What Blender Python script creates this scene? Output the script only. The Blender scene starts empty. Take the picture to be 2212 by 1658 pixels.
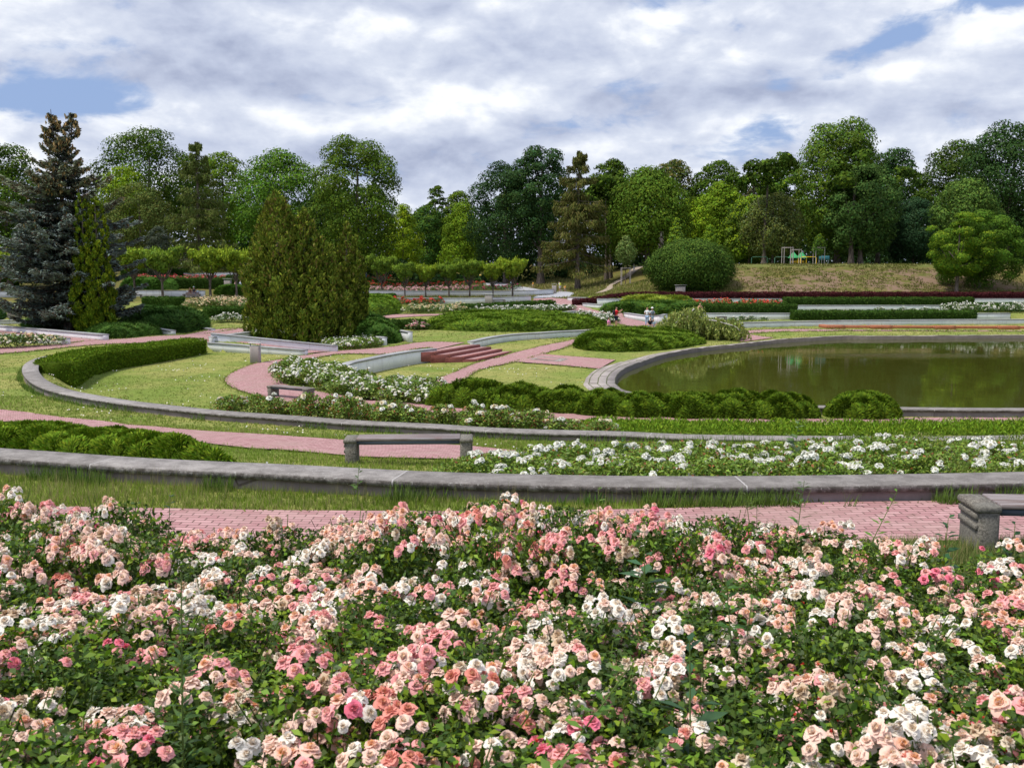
import bpy, math, random
import numpy as np
from mathutils import Vector, Matrix

# ------------------------------------------------------------------ camera, world, sun
scene = bpy.context.scene
col = scene.collection
EYE = 7.0
FPX = 2150.0
PITCH = math.atan(249/FPX)
cam = bpy.data.cameras.new('camera'); camo = bpy.data.objects.new('camera', cam); col.objects.link(camo)
cam.sensor_width = 36; cam.lens = 36*FPX/2212; cam.clip_end = 3000; cam.clip_start = .05
camo.location = (0, 0, EYE); camo.rotation_euler = (math.pi/2-PITCH, 0, 0)
cam.dof.use_dof = True; cam.dof.focus_distance = 22; cam.dof.aperture_fstop = 9
scene.camera = camo
scene.view_settings.view_transform = 'Standard'
scene.view_settings.look = 'None'
scene.view_settings.exposure = 0.15
scene.view_settings.gamma = 1

SUN_EL, SUN_AZ = math.radians(63), math.radians(-108)   # azimuth measured from +Y clockwise
sd = Vector((math.sin(SUN_AZ)*math.cos(SUN_EL), math.cos(SUN_AZ)*math.cos(SUN_EL), math.sin(SUN_EL)))
sun = bpy.data.lights.new('sun', 'SUN'); suno = bpy.data.objects.new('sun', sun); col.objects.link(suno)
sun.energy = 3.8; sun.angle = math.radians(9); sun.color = (1, .93, .80)
suno.rotation_euler = sd.to_track_quat('Z', 'Y').to_euler()

def nodes_of(idb):
    idb.use_nodes = True
    nt = idb.node_tree
    return nt, nt.nodes, nt.links

class NB:
    """little node builder"""
    def __init__(s, nt): s.nt = nt; s.n = nt.nodes; s.l = nt.links
    def inp(s, sock, v):
        if isinstance(v, (int, float)): sock.default_value = v
        elif isinstance(v, (tuple, list)):
            v = tuple(v)
            if len(sock.default_value) == 4 and len(v) == 3: v = v+(1,)
            sock.default_value = v
        else: s.l.new(v, sock)
    def math(s, op, a, b=0.0, c=None, clamp=False):
        m = s.n.new('ShaderNodeMath'); m.operation = op; m.use_clamp = clamp
        s.inp(m.inputs[0], a); s.inp(m.inputs[1], b)
        if c is not None: s.inp(m.inputs[2], c)
        return m.outputs[0]
    def noise(s, vec, scale, detail=6, rough=.5, dist=0, out=0, dims='3D'):
        m = s.n.new('ShaderNodeTexNoise'); m.noise_dimensions = dims
        if vec is not None: s.l.new(vec, m.inputs['Vector'])
        m.inputs['Scale'].default_value = scale; m.inputs['Detail'].default_value = detail
        m.inputs['Roughness'].default_value = rough; m.inputs['Distortion'].default_value = dist
        return m.outputs[out]
    def mix(s, f, a, b, bt='MIX'):
        m = s.n.new('ShaderNodeMix'); m.data_type = 'RGBA'; m.blend_type = bt
        s.inp(m.inputs[0], f); s.inp(m.inputs[6], a); s.inp(m.inputs[7], b)
        return m.outputs[2]
    def ramp(s, f, stops):
        m = s.n.new('ShaderNodeValToRGB'); e = m.color_ramp.elements
        while len(e) < len(stops): e.new(.5)
        for i, (p, c) in enumerate(stops):
            e[i].position = p; e[i].color = (c, c, c, 1) if isinstance(c, (int, float)) else tuple(c)+(1,)
        s.inp(m.inputs[0], f); return m.outputs[0]
    def maprange(s, v, a, b, c=0.0, d=1.0, smooth=True):
        m = s.n.new('ShaderNodeMapRange'); m.interpolation_type = 'SMOOTHSTEP' if smooth else 'LINEAR'
        s.inp(m.inputs[0], v)
        for i, x in enumerate((a, b, c, d)): m.inputs[i+1].default_value = x
        return m.outputs[0]
    def combine(s, x, y, z=0.0):
        m = s.n.new('ShaderNodeCombineXYZ'); s.inp(m.inputs[0], x); s.inp(m.inputs[1], y); s.inp(m.inputs[2], z); return m.outputs[0]

world = bpy.data.worlds.new('World'); scene.world = world
nt, N, L = nodes_of(world); N.clear(); nb = NB(nt)
out = N.new('ShaderNodeOutputWorld')
sky = N.new('ShaderNodeTexSky'); sky.sky_type = 'NISHITA'; sky.sun_disc = False
sky.sun_elevation = SUN_EL; sky.sun_rotation = SUN_AZ; sky.dust_density = 1.5; sky.air_density = 1.0
bgs = N.new('ShaderNodeBackground'); bgs.inputs[1].default_value = .09
tint = nb.mix(.8, sky.outputs[0], (3.3, 4.7, 7.9))
L.new(tint, bgs.inputs[0])
tc = N.new('ShaderNodeTexCoord'); sp = N.new('ShaderNodeSeparateXYZ'); L.new(tc.outputs['Generated'], sp.inputs[0])
az = nb.math('ARCTAN2', sp.outputs[0], sp.outputs[1])
el = nb.math('ARCSINE', sp.outputs[2])
# compress towards the horizon like a real cloud deck
elq = nb.math('POWER', nb.math('MAXIMUM', el, 0.0005), .8)
def field(dt):
    v = nb.combine(nb.math('MULTIPLY', az, 4.0), nb.math('ADD', nb.math('MULTIPLY', elq, 7.6), dt+5.1))
    warp = nb.noise(v, 1.7, 3, .5, 0, 1)
    vm = N.new('ShaderNodeVectorMath'); vm.operation = 'MULTIPLY_ADD'
    L.new(warp, vm.inputs[0]); vm.inputs[1].default_value = (.35, .3, 0); L.new(v, vm.inputs[2])
    return nb.noise(vm.outputs[0], 1.8, 9, .56)
f0, f1 = field(0.0), field(.22)
def blob(items):
    tot = None
    for (u, v, a, b, w) in items:
        s0, t0 = (u-1106)/2150, (580-v)/2150
        dx = nb.math('DIVIDE', nb.math('SUBTRACT', az, s0), a/2150)
        dy = nb.math('DIVIDE', nb.math('SUBTRACT', el, t0), b/2150)
        r2 = nb.math('ADD', nb.math('MULTIPLY', dx, dx), nb.math('MULTIPLY', dy, dy))
        g = nb.math('MULTIPLY', nb.math('POWER', 2.718, nb.math('MULTIPLY', r2, -1.0)), w)
        tot = g if tot is None else nb.math('ADD', tot, g)
    return tot
# holes of blue (negative) / thick cloud
dens = nb.math('ADD', f0, blob([(60, 115, 120, 50, -.16), (200, 262, 170, 34, -.20), (1640, 300, 110, 38, -.20), (1500, 350, 110, 26, -.10),
        (2080, 60, 150, 45, -.18), (2060, 240, 200, 20, -.1), (1050, 60, 100, 40, -.05), (1900, 130, 70, 50, -.1), (560, 300, 80, 20, .05), (1320, 215, 60, 20, -.1)]))
mask = nb.maprange(dens, .30, .43)
# brightness: lit tops against lavender bases
lit = nb.math('ADD', nb.math('MULTIPLY', nb.math('SUBTRACT', f0, f1), 1.35), .52)
g0 = nb.noise(nb.combine(nb.math('MULTIPLY', az, 11), nb.math('MULTIPLY', el, 19)), 1.0, 7, .5, .3)
g1 = nb.noise(nb.combine(nb.math('MULTIPLY', az, 11), nb.math('ADD', nb.math('MULTIPLY', el, 19), .22)), 1.0, 7, .5, .3)
lit = nb.math('ADD', lit, nb.math('MULTIPLY', nb.math('SUBTRACT', g0, g1), 1.25))
lit = nb.math('ADD', lit, blob([(1000, 232, 210, 42, .34), (190, 135, 150, 55, .28), (330, 250, 180, 22, .3), (1560, 300, 90, 40, .34), (1700, 95, 260, 60, .22), (2100, 110, 150, 60, .2),
        (1330, 60, 150, 40, .15), (850, 110, 120, 60, .12), (60, 300, 90, 26, .3), (1980, 320, 120, 30, .25), (1950, 200, 200, 25, .18), (780, 270, 120, 30, .2),
        (560, 20, 420, 45, -.30), (450, 140, 200, 45, -.28), (420, 200, 230, 34, -.34), (1470, 235, 220, 34, -.42), (1000, 360, 260, 45, -.26), (1100, 140, 260, 30, -.14),
        (1450, 20, 350, 30, -.22), (2140, 180, 150, 34, -.25), (1750, 235, 150, 28, -.3), (700, 330, 150, 30, -.12), (1250, 390, 200, 30, .1)]))
fine = nb.noise(nb.combine(nb.math('MULTIPLY', az, 17), nb.math('MULTIPLY', el, 27)), 1.1, 8, .62)
lit = nb.math('ADD', lit, nb.math('MULTIPLY', nb.math('SUBTRACT', fine, .5), .45))
ccol = nb.ramp(lit, [(.05, (.37, .42, .57)), (.34, (.51, .565, .71)), (.62, (.655, .705, .82)), (.90, (.92, .945, .985))])
bgc = N.new('ShaderNodeBackground'); bgc.inputs[1].default_value = 1.0; L.new(ccol, bgc.inputs[0])
ms = N.new('ShaderNodeMixShader'); L.new(mask, ms.inputs[0]); L.new(bgs.outputs[0], ms.inputs[1]); L.new(bgc.outputs[0], ms.inputs[2])
L.new(ms.outputs[0], out.inputs[0])

# ------------------------------------------------------------------ pixel helpers (photo measured at 2212 x 1658)
CP, SP = math.cos(PITCH), math.sin(PITCH)
def ray(u, v):
    a, b = (u-1106)/FPX, (829-v)/FPX
    return np.array([a, CP+b*SP, -SP+b*CP])
def at_z(u, v, zr):                       # point on the plane zr metres above the eye (negative: below)
    r = ray(u, v); t = zr/r[2]; return np.array([r[0]*t, r[1]*t, EYE+zr])
def at_y(u, v, y):
    r = ray(u, v); t = y/r[1]; return np.array([r[0]*t, y, EYE+r[2]*t])
def zc(x0):                               # zoom windows the measurements were read from
    return lambda x, y: ((x0+x*.41606)/1.6587, 578.8+.25083*y)
z1, z2, z3, z4, z5 = zc(0), zc(600), zc(1300), zc(2100), zc(2748)
def zz(z, pts): return [z(*p) for p in pts]
def z7(x, y): return ((500+x/4.424)/1.6587, (950+y/4.424)/1.6587)
def zr5(x, y): return ((2000+x/3.16)/1.6587, (1050+y/3.16)/1.6587)
def zr6(x, y): return ((1600+x/3.16)/1.6587, (900+y/3.16)/1.6587)

rng = np.random.default_rng(7)
random.seed(7)
def smooth(t): t = np.clip(t, 0, 1); return t*t*(3-2*t)

def resample(P, step=None, n=None, spline=True):
    P = np.asarray(P, float)
    if spline and len(P) > 2:             # Catmull-Rom
        Q = np.vstack([2*P[0]-P[1], P, 2*P[-1]-P[-2]]); o = []
        for i in range(1, len(Q)-2):
            t = np.linspace(0, 1, 8, endpoint=False)[:, None]
            a, b, c, d = Q[i-1], Q[i], Q[i+1], Q[i+2]
            o.append(.5*((2*b)+(-a+c)*t+(2*a-5*b+4*c-d)*t*t+(-a+3*b-3*c+d)*t**3))
        o.append(P[-1:]); P = np.vstack(o)
    s = np.r_[0, np.cumsum(np.linalg.norm(np.diff(P, axis=0), axis=1))]
    if n is None: n = max(2, int(round(s[-1]/step))+1)
    t = np.linspace(0, s[-1], n)
    return np.stack([np.interp(t, s, P[:, k]) for k in range(P.shape[1])], 1)
def tangents(P):
    T = np.gradient(P[:, :2], axis=0); return T/np.maximum(np.linalg.norm(T, axis=1, keepdims=True), 1e-9)
def offset(P, d):                         # to the left of the direction of travel
    T = tangents(P); Q = P.copy(); Q[:, 0] -= T[:, 1]*d; Q[:, 1] += T[:, 0]*d; return Q
def dist_poly(X, Y, P, closed=False):     # distance to a polyline, any array shape
    P = np.asarray(P)[:, :2]
    if closed: P = np.vstack([P, P[:1]])
    D = np.full(np.shape(X), 1e9)
    for a, b in zip(P[:-1], P[1:]):
        ab = b-a; l2 = max((ab**2).sum(), 1e-9)
        t = np.clip(((X-a[0])*ab[0]+(Y-a[1])*ab[1])/l2, 0, 1)
        D = np.minimum(D, np.hypot(X-a[0]-t*ab[0], Y-a[1]-t*ab[1]))
    return D
def inside(X, Y, P):
    P = np.asarray(P)[:, :2]; r = np.zeros(np.shape(X), bool); j = len(P)-1
    for i in range(len(P)):
        xi, yi, xj, yj = P[i, 0], P[i, 1], P[j, 0], P[j, 1]
        if yi != yj:
            c = ((yi > Y) != (yj > Y)) & (X < (xj-xi)*(Y-yi)/(yj-yi)+xi); r ^= c
        j = i
    return r

# ------------------------------------------------------------------ ring walls that shape the ground (outer top edges)
def poly_z(pts, zr): return np.array([at_z(u, v, zr) for u, v in pts])
W1 = offset(resample(poly_z([(-330, 966), (0, 988), (218, 1004), (382, 1013), (603, 1023), (780, 1033), (995, 1042), (1326, 1049), (1609, 1050), (1881, 1047), (2212, 1041), (2520, 1032)], -2.5), .3), .3)
W2 = offset(resample(poly_z(zz(z1, [(440, 746), (300, 778), (215, 820), (188, 870), (205, 925), (262, 980), (360, 1030), (500, 1072), (700, 1112), (1000, 1160), (1400, 1207), (1800, 1249), (2211, 1279)])
        + zz(z2, [(1100, 1302), (1600, 1340), (2211, 1368)]) + zz(z3, [(1000, 1400), (1500, 1420), (2211, 1438)]) + zz(z4, [(800, 1462), (1500, 1476), (2211, 1480)]) + zz(z5, [(1400, 1484), (2211, 1474), (2700, 1460)]), -4.1), .4), .31)
# ring around the pond lawn: from the steps round the curl and along in front of the pond
W4 = resample(np.vstack([poly_z(zz(z3, [(612, 690), (400, 712), (200, 745), (0, 785)]) + zz(z2, [(1560, 812), (1495, 850), (1500, 885), (1560, 915), (1700, 960), (1900, 1000), (2211, 1030)]), -5.05),
                         np.array([[-2.2, 41.2, 0], [3, 38.6, 0], [8, 36.6, 0], [12, 35.4, 0], [18, 34.9, 0], [25, 35.6, 0], [40, 40, 0]])]), .5)
W4[:, 2] = EYE-5.05
W7 = resample(poly_z(zz(z3, [(930, 628), (1100, 592), (1300, 567), (1560, 551)]) + zz(zr5, [(0, 430), (540, 405), (1140, 378)]) + zz(z4, [(1250, 471), (2211, 450)]) + [(2212, 689), (2500, 690)], -5.05), .6)
POND = np.array([at_z(u, v, -5.9)[:2] for u, v in zz(z4, [(250, 1010), (262, 935), (330, 873), (480, 812), (700, 742), (1000, 692), (1350, 657), (1650, 625), (2211, 590)]) + [(1900, 727), (2212, 725), (2500, 727)]]
                + [[58, 80], [60, 60], [48, 44.5], [30, 41.5], [18, 41.2], [11, 42], [7.2, 44], [5.6, 47.5]])
POND = resample(np.vstack([POND, POND[:1]]), .8)[:-1]
C_POLY = np.vstack([W2[:, :2], [[90, 20], [90, 300], [-23.5, 300], [-23.5, 49]]])
H2F = np.array([at_z(u, v, -5.1)[:2] for u, v in zz(z1, [(640, 1025), (800, 925), (1000, 860), (1400, 795), (1785, 722)])])
H2C = offset(resample(np.c_[H2F, np.zeros(len(H2F))], .5), .78)
W3A = np.array([at_z(*z2(340, 722), -5.15), at_z(*z2(1185, 755), -5.2)])
BACKP = np.vstack([[[-200, 41]], [[-23.5, 41]], offset(H2C, .35)[2:, :2], [[W3A[0, 0]-.9, W3A[0, 1]+.5]], W3A[:, :2]+np.array([0, .9]), [[W3A[1, 0]+.2, 300]], [[-200, 300]]])
D_POLY = np.vstack([W7[:, :2], [[90, 98], [90, 40]], W4[::-1, :2]])
FOOT = np.array([[-16, 240], [-14, 230], [-6, 205], [2.5, 176], [8.5, 146], [14, 128], [24, 122.5], [120, 122.5]])

def GL(x, y):
    c = np.interp(y, [0, 70, 86, 100, 120, 134, 165, 185, 230, 300], [-5.2, -5.2, -5.15, -4.95, -4.35, -3.95, -3.7, -2.75, -1.4, .3])
    l = np.interp(y, [0, 70, 86, 100, 118, 134, 150, 165, 185, 205], [-4.6, -4.6, -4.6, -4.5, -4.3, -3.85, -3.0, -1.7, -.5, .4])
    return c+(l-c)*smooth((-x-18)/16)
def TERR(y):                              # the stepped terraces right of the brick ramp
    return np.select([y < 104.6, y < 112, y < 117.6], [-5.3, -4.68, -4.12], -3.55)
def G(X, Y, pond=True):
    X = np.asarray(X, float); Y = np.asarray(Y, float)
    f1 = np.interp(X, W1[:, 0], W1[:, 1])
    zA = np.interp(Y, [-4, 2, 7.5, 9.6, 13.5], [-2.0, -2.0, -2.55, -2.7, -2.74])
    dy = Y-f1
    zB = np.interp(dy, [0, 1, 4.5, 13, 30, 60], [-2.85, -3.05, -3.35, -4.3, -4.45, -4.6])
    d2 = dist_poly(X, Y, W2[::3])
    zC = -4.45-.75*smooth((d2-.4)/(1.5+3.5*smooth((X+14)/6)))
    zF = -5.2+.6*smooth((-X-11.5)/6.5)
    zg = GL(X, Y); terr = TERR(Y); t = smooth((X-7)/8)
    zg = np.where(Y > 84, zg+(terr-zg)*t*(Y > 86), zg)
    f = smooth((Y-66)/10)
    zback = zF+(zg-zF)*f
    zC2 = np.where(inside(X, Y, BACKP) | (Y > 68), zback, zC)
    inC = inside(X, Y, C_POLY)
    z = np.where(dy < 0, zA, np.where(inC, zC2, np.where((X < -10) & (Y > 46), np.minimum(-4.4, 0)+0*X+(zback+4.4)*smooth((Y-46)/12), zB)))
    inD = inside(X, Y, D_POLY)
    zD = -5.9+.33*smooth((Y-np.interp(X, [-20, 5, 14, 30, 90], [62, 67, 78, 91, 92]))/7)
    z = np.where(inD, zD, z)
    # embankment
    e = dist_poly(X, Y, FOOT); beh = Y > np.interp(X, FOOT[:, 0], FOOT[:, 1]); e = np.where(beh & (X > -16), e, 0)
    z = np.where(e > 0, z+(.62-z)*smooth(e/27), z)
    z = np.where(Y > 240, np.maximum(z, .3), z)
    if pond:
        inP = inside(X, Y, POND) | ((dist_poly(X, Y, POND, True) < .38) & (Y > 43.4)); z = np.where(inP, -6.9, z)
    return z+EYE
def ug(u, v):                             # the ground point seen at a photo pixel
    r = ray(u, v)
    ts = np.concatenate([np.arange(2, 60, .1), np.arange(60, 330, .25)])
    xs, ys, zs = r[0]*ts, r[1]*ts, EYE+r[2]*ts
    g = G(xs, ys, False); k = np.argmax(zs <= g)
    if zs[k] > g[k]: k = len(ts)-1
    return np.array([xs[k], ys[k], float(g[k])])
def ugs(pts): return np.array([ug(*p) for p in pts])
# ------------------------------------------------------------------ scene-graph helpers
def tag(o, label=None, cat=None, group=None, kind=None):
    if label: o['label'] = label
    if cat: o['category'] = cat
    if group: o['group'] = group
    if kind: o['kind'] = kind
    return o
def empty(name, loc, label, cat, group=None, rz=0.0):
    o = bpy.data.objects.new(name, None); col.objects.link(o); o.location = loc; o.rotation_euler[2] = rz
    o.empty_display_size = .2
    return tag(o, label, cat, group)
def mesh_np(name, V, F, mat, C=None, UV=None, smooth_=False, midx=None):
    me = bpy.data.meshes.new(name)
    V = np.asarray(V, np.float32)
    Fs = [np.asarray(f, np.int32) for f in (F if isinstance(F, list) else [F]) if len(f)]
    me.vertices.add(len(V)); me.vertices.foreach_set('co', V.ravel())
    idx = np.concatenate([f.ravel() for f in Fs]); cnt = np.concatenate([np.full(len(f), f.shape[1], np.int32) for f in Fs])
    me.loops.add(len(idx)); me.loops.foreach_set('vertex_index', idx)
    me.polygons.add(len(cnt)); me.polygons.foreach_set('loop_start', np.r_[0, np.cumsum(cnt)[:-1]].astype(np.int32))
    try: me.polygons.foreach_set('loop_total', cnt)
    except Exception: pass
    if smooth_: me.polygons.foreach_set('use_smooth', np.ones(len(cnt), bool))
    if midx is not None: me.polygons.foreach_set('material_index', np.asarray(midx, np.int32))
    if C is not None:
        a = me.color_attributes.new('Col', 'FLOAT_COLOR', 'POINT'); C = np.asarray(C, np.float32)
        a.data.foreach_set('color', np.c_[C[:, :3], np.ones(len(C), np.float32)].astype(np.float32).ravel())
    if UV is not None:
        uv = me.uv_layers.new(name='UVMap'); uv.data.foreach_set('uv', np.asarray(UV, np.float32)[idx].ravel())
    for m in (mat if isinstance(mat, (list, tuple)) else [mat]): me.materials.append(m)
    me.update(calc_edges=True); me.validate()
    return me
def obj(name, me, parent=None, loc=None, rz=None):
    o = bpy.data.objects.new(name, me); col.objects.link(o)
    if parent: o.parent = parent
    if loc is not None: o.location = loc
    if rz is not None: o.rotation_euler[2] = rz
    return o
class Acc:
    """collects vertex/face/colour/uv arrays into one mesh"""
    def __init__(s): s.V = []; s.F3 = []; s.F4 = []; s.C = []; s.UV = []; s.n = 0
    def add(s, V, F, C=None, UV=None):
        V = np.asarray(V, float).reshape(-1, 3); F = np.asarray(F, int)+s.n
        s.V.append(V); (s.F4 if F.shape[1] == 4 else s.F3).append(F); s.n += len(V)
        s.C.append(np.broadcast_to(np.asarray(C if C is not None else (.5, .5, .5), float), (len(V), 3)) if np.ndim(C) < 2 else np.asarray(C))
        s.UV.append(UV if UV is not None else np.zeros((len(V), 2)))
        return s
    def mesh(s, name, mat, smooth_=False):
        return mesh_np(name, np.vstack(s.V), [np.vstack(f) for f in (s.F3, s.F4) if f], mat, np.vstack(s.C), np.vstack(s.UV), smooth_)
def box(c, size, rz=0.0, bevel=0.0, tilt=None):
    """bevelled box: V, F"""
    hx, hy, hz = np.array(size)/2; b = min(bevel, hx*.45, hy*.45, hz*.45)
    if b <= 0:
        V = np.array([[x, y, z] for z in (-hz, hz) for x, y in ((-hx, -hy), (hx, -hy), (hx, hy), (-hx, hy))])
        F = [[0, 3, 2, 1], [4, 5, 6, 7], [0, 1, 5, 4], [1, 2, 6, 5], [2, 3, 7, 6], [3, 0, 4, 7]]
    else:
        rings = []
        for z, i in ((-hz, b), (-hz+b, 0), (hz-b, 0), (hz, b)):
            a, d = hx-i, hy-i; k = b if i == 0 else b*.4
            rings.append([[-a+k, -d, z], [a-k, -d, z], [a, -d+k, z], [a, d-k, z], [a-k, d, z], [-a+k, d, z], [-a, d-k, z], [-a, -d+k, z]])
        V = np.array(rings).reshape(-1, 3); F = []
        for r in range(3):
            for k in range(8): F.append([r*8+k, r*8+(k+1) % 8, r*8+8+(k+1) % 8, r*8+8+k])
        for r in (0, 24):
            for q in ([0, 1, 2, 3], [0, 3, 4, 7], [4, 5, 6, 7]):
                F.append([r+x for x in (q if r else q[::-1])])
    V = np.asarray(V, float)
    if tilt is not None: V = V@np.array(tilt).T
    c_, s_ = math.cos(rz), math.sin(rz); R = np.array([[c_, -s_, 0], [s_, c_, 0], [0, 0, 1]])
    return V@R.T+np.asarray(c, float), np.array(F)
def tube(P, R, seg=7, cap=True):
    P = np.asarray(P, float); n = len(P); R = np.broadcast_to(np.asarray(R, float), (n,))
    T = np.gradient(P, axis=0); T /= np.maximum(np.linalg.norm(T, axis=1, keepdims=True), 1e-9)
    ref = np.where(np.abs(T[:, 2:3]) > .9, np.array([[1., 0, 0]]), np.array([[0, 0, 1.]]))
    A = np.cross(T, ref); A /= np.maximum(np.linalg.norm(A, axis=1, keepdims=True), 1e-9); B = np.cross(T, A)
    a = np.linspace(0, 2*math.pi, seg, endpoint=False)
    V = P[:, None]+R[:, None, None]*(np.cos(a)[None, :, None]*A[:, None]+np.sin(a)[None, :, None]*B[:, None])
    F = []
    for i in range(n-1):
        for k in range(seg): F.append([i*seg+k, i*seg+(k+1) % seg, (i+1)*seg+(k+1) % seg, (i+1)*seg+k])
    return V.reshape(-1, 3), np.array(F)
def cards(P, A, Bn, Lh, Wh, fold=.15):
    """diamond shaped leaves. P centre, A direction, Bn approximate normal, Lh length, Wh width"""
    n = len(P); A = A/np.maximum(np.linalg.norm(A, axis=1, keepdims=True), 1e-9)
    B = np.cross(Bn, A); B /= np.maximum(np.linalg.norm(B, axis=1, keepdims=True), 1e-9); Nn = np.cross(A, B)
    Lh = np.broadcast_to(Lh, (n,))[:, None]; Wh = np.broadcast_to(Wh, (n,))[:, None]
    V = np.stack([P-A*Lh/2, P+B*Wh/2+Nn*Wh*fold, P+A*Lh/2, P-B*Wh/2+Nn*Wh*fold], 1).reshape(-1, 3)
    return V, np.arange(4*n).reshape(n, 4)
def rnd_dirs(n, r=rng):
    d = r.normal(size=(n, 3)); return d/np.linalg.norm(d, axis=1, keepdims=True)
def leafcols(n, base, var=.35, hue=.15, r=rng):
    base = np.asarray(base, float); k = 1+(r.random((n, 1))-.5)*2*var
    c = base*k; c[:, 0] *= 1+(r.random(n)-.5)*2*hue; c[:, 2] *= 1+(r.random(n)-.5)*hue
    return np.repeat(np.clip(c, 0.002, 1), 4, axis=0)

# ------------------------------------------------------------------ materials
MATS = {}
def leafmat(name, rough=.55, trans=.3, spec=.35):
    m = bpy.data.materials.new(name); nt, N, L = nodes_of(m); N.clear(); nb = NB(nt)
    o = N.new('ShaderNodeOutputMaterial'); a = N.new('ShaderNodeAttribute'); a.attribute_name = 'Col'
    p = N.new('ShaderNodeBsdfPrincipled'); L.new(a.outputs[0], p.inputs['Base Color']); p.inputs['Roughness'].default_value = rough
    p.inputs['Specular IOR Level'].default_value = spec
    if trans > 0:
        t = N.new('ShaderNodeBsdfTranslucent'); L.new(a.outputs[0], t.inputs[0])
        mx = N.new('ShaderNodeMixShader'); mx.inputs[0].default_value = trans
        L.new(p.outputs[0], mx.inputs[1]); L.new(t.outputs[0], mx.inputs[2]); L.new(mx.outputs[0], o.inputs[0])
    else: L.new(p.outputs[0], o.inputs[0])
    return m
LEAF = leafmat('foliage', .7, .12, .06)
LEAFG = leafmat('rose_leaf', .45, .2, .22)
NEEDLE = leafmat('needles', .75, .1, .06)
PETAL = leafmat('petals', .6, .3, .15)
GRASS = leafmat('grass_blades', .75, .3, .05)
PLAIN = leafmat('matte_colour', .75, 0, .25)
def surf(name, build, rough=.8, spec=.3, bump=None):
    m = bpy.data.materials.new(name); nt, N, L = nodes_of(m); N.clear(); nb = NB(nt)
    o = N.new('ShaderNodeOutputMaterial'); p = N.new('ShaderNodeBsdfPrincipled'); L.new(p.outputs[0], o.inputs[0])
    p.inputs['Roughness'].default_value = rough; p.inputs['Specular IOR Level'].default_value = spec
    tc = N.new('ShaderNodeTexCoord'); ge = N.new('ShaderNodeNewGeometry')
    r = build(nb, tc, ge, p); c, h = r if isinstance(r, tuple) else (r, None)
    nb.inp(p.inputs['Base Color'], c)
    if h is not None:
        b = N.new('ShaderNodeBump'); b.inputs['Strength'].default_value = (bump or (.4, .02))[0]; b.inputs['Distance'].default_value = (bump or (.4, .02))[1]
        L.new(h, b.inputs['Height']); L.new(b.outputs[0], p.inputs['Normal'])
    return m
def m_ground(nb, tc, ge, p):
    pos = ge.outputs['Position']
    a = nb.noise(pos, .22, 5, .6); b = nb.noise(pos, 1.6, 6, .7); c = nb.noise(pos, 14, 4, .7)
    g = nb.mix(nb.maprange(a, .35, .65), (.15, .21, .038), (.275, .27, .085))
    g = nb.mix(nb.math('MULTIPLY', nb.maprange(b, .45, .7), .6), g, (.09, .14, .03))
    g = nb.mix(nb.math('MULTIPLY', nb.maprange(c, .5, .8), .5), g, (.33, .31, .14))
    sx = nb.n.new('ShaderNodeSeparateXYZ'); nb.l.new(pos, sx.inputs[0])
    far = nb.maprange(sx.outputs[1], 118, 128)          # the embankment: dry grass and bare soil
    d = nb.noise(pos, .10, 4, .6); e = nb.noise(pos, .9, 8, .75)
    bare = nb.math('MULTIPLY', nb.maprange(nb.math('ADD', d, nb.math('MULTIPLY', e, .9)), .93, 1.08), nb.maprange(sx.outputs[0], 24, 34))
    bare = nb.math('MULTIPLY', bare, nb.maprange(sx.outputs[0], 72, 62))
    em = nb.mix(nb.maprange(e, .38, .62), (.085, .105, .022), (.17, .13, .045))
    em = nb.mix(nb.math('MULTIPLY', nb.maprange(d, .5, .7), .5), em, (.15, .095, .045))
    em = nb.mix(bare, em, (.20, .135, .10))
    em = nb.mix(nb.math('MULTIPLY', nb.maprange(sx.outputs[2], EYE-.1, EYE+.5), .8), em, (.13, .155, .045))
    g = nb.mix(far, g, em)
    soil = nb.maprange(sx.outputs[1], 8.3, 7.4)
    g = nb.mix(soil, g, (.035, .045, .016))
    return g, nb.math('ADD', c, b)
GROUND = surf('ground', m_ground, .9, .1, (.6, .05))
def m_brick(nb, tc, ge, p):
    br = nb.n.new('ShaderNodeTexBrick'); nb.l.new(tc.outputs['UV'], br.inputs['Vector'])
    br.inputs['Scale'].default_value = 1; br.inputs['Mortar Size'].default_value = .009; br.inputs['Mortar Smooth'].default_value = .3
    br.inputs['Brick Width'].default_value = .21; br.inputs['Row Height'].default_value = .105; br.offset = .5
    br.inputs['Color1'].default_value = (.34, .17, .185, 1); br.inputs['Color2'].default_value = (.48, .285, .30, 1); br.inputs['Mortar'].default_value = (.10, .055, .045, 1)
    pos = ge.outputs['Position']
    n = nb.noise(pos, .9, 5, .6); n2 = nb.noise(pos, 9, 5, .7)
    c = nb.mix(nb.math('MULTIPLY', nb.maprange(n, .42, .68), .6), br.outputs[0], (.33, .22, .205))
    c = nb.mix(nb.math('MULTIPLY', nb.maprange(n2, .56, .76), .35), c, (.55, .38, .37))
    st = nb.noise(pos, 2.3, 7, .72)
    c = nb.mix(nb.math('MULTIPLY', nb.maprange(st, .56, .70), .55), c, (.17, .12, .09))
    return c, nb.math('SUBTRACT', 1.0, br.outputs[1])
BRICKP = surf('pink_brick', m_brick, .8, .3, (.5, .01))
def m_asph(nb, tc, ge, p):
    n = nb.noise(ge.outputs['Position'], .6, 6, .6)
    return nb.mix(n, (.30, .31, .36), (.40, .41, .46)), n
ASPH = surf('asphalt', m_asph, .85)
def m_dirt(nb, tc, ge, p):
    n = nb.noise(ge.outputs['Position'], 1.5, 6, .7); return nb.mix(n, (.22, .16, .12), (.42, .36, .31)), n
DIRT = surf('dirt', m_dirt, .9)
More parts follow.
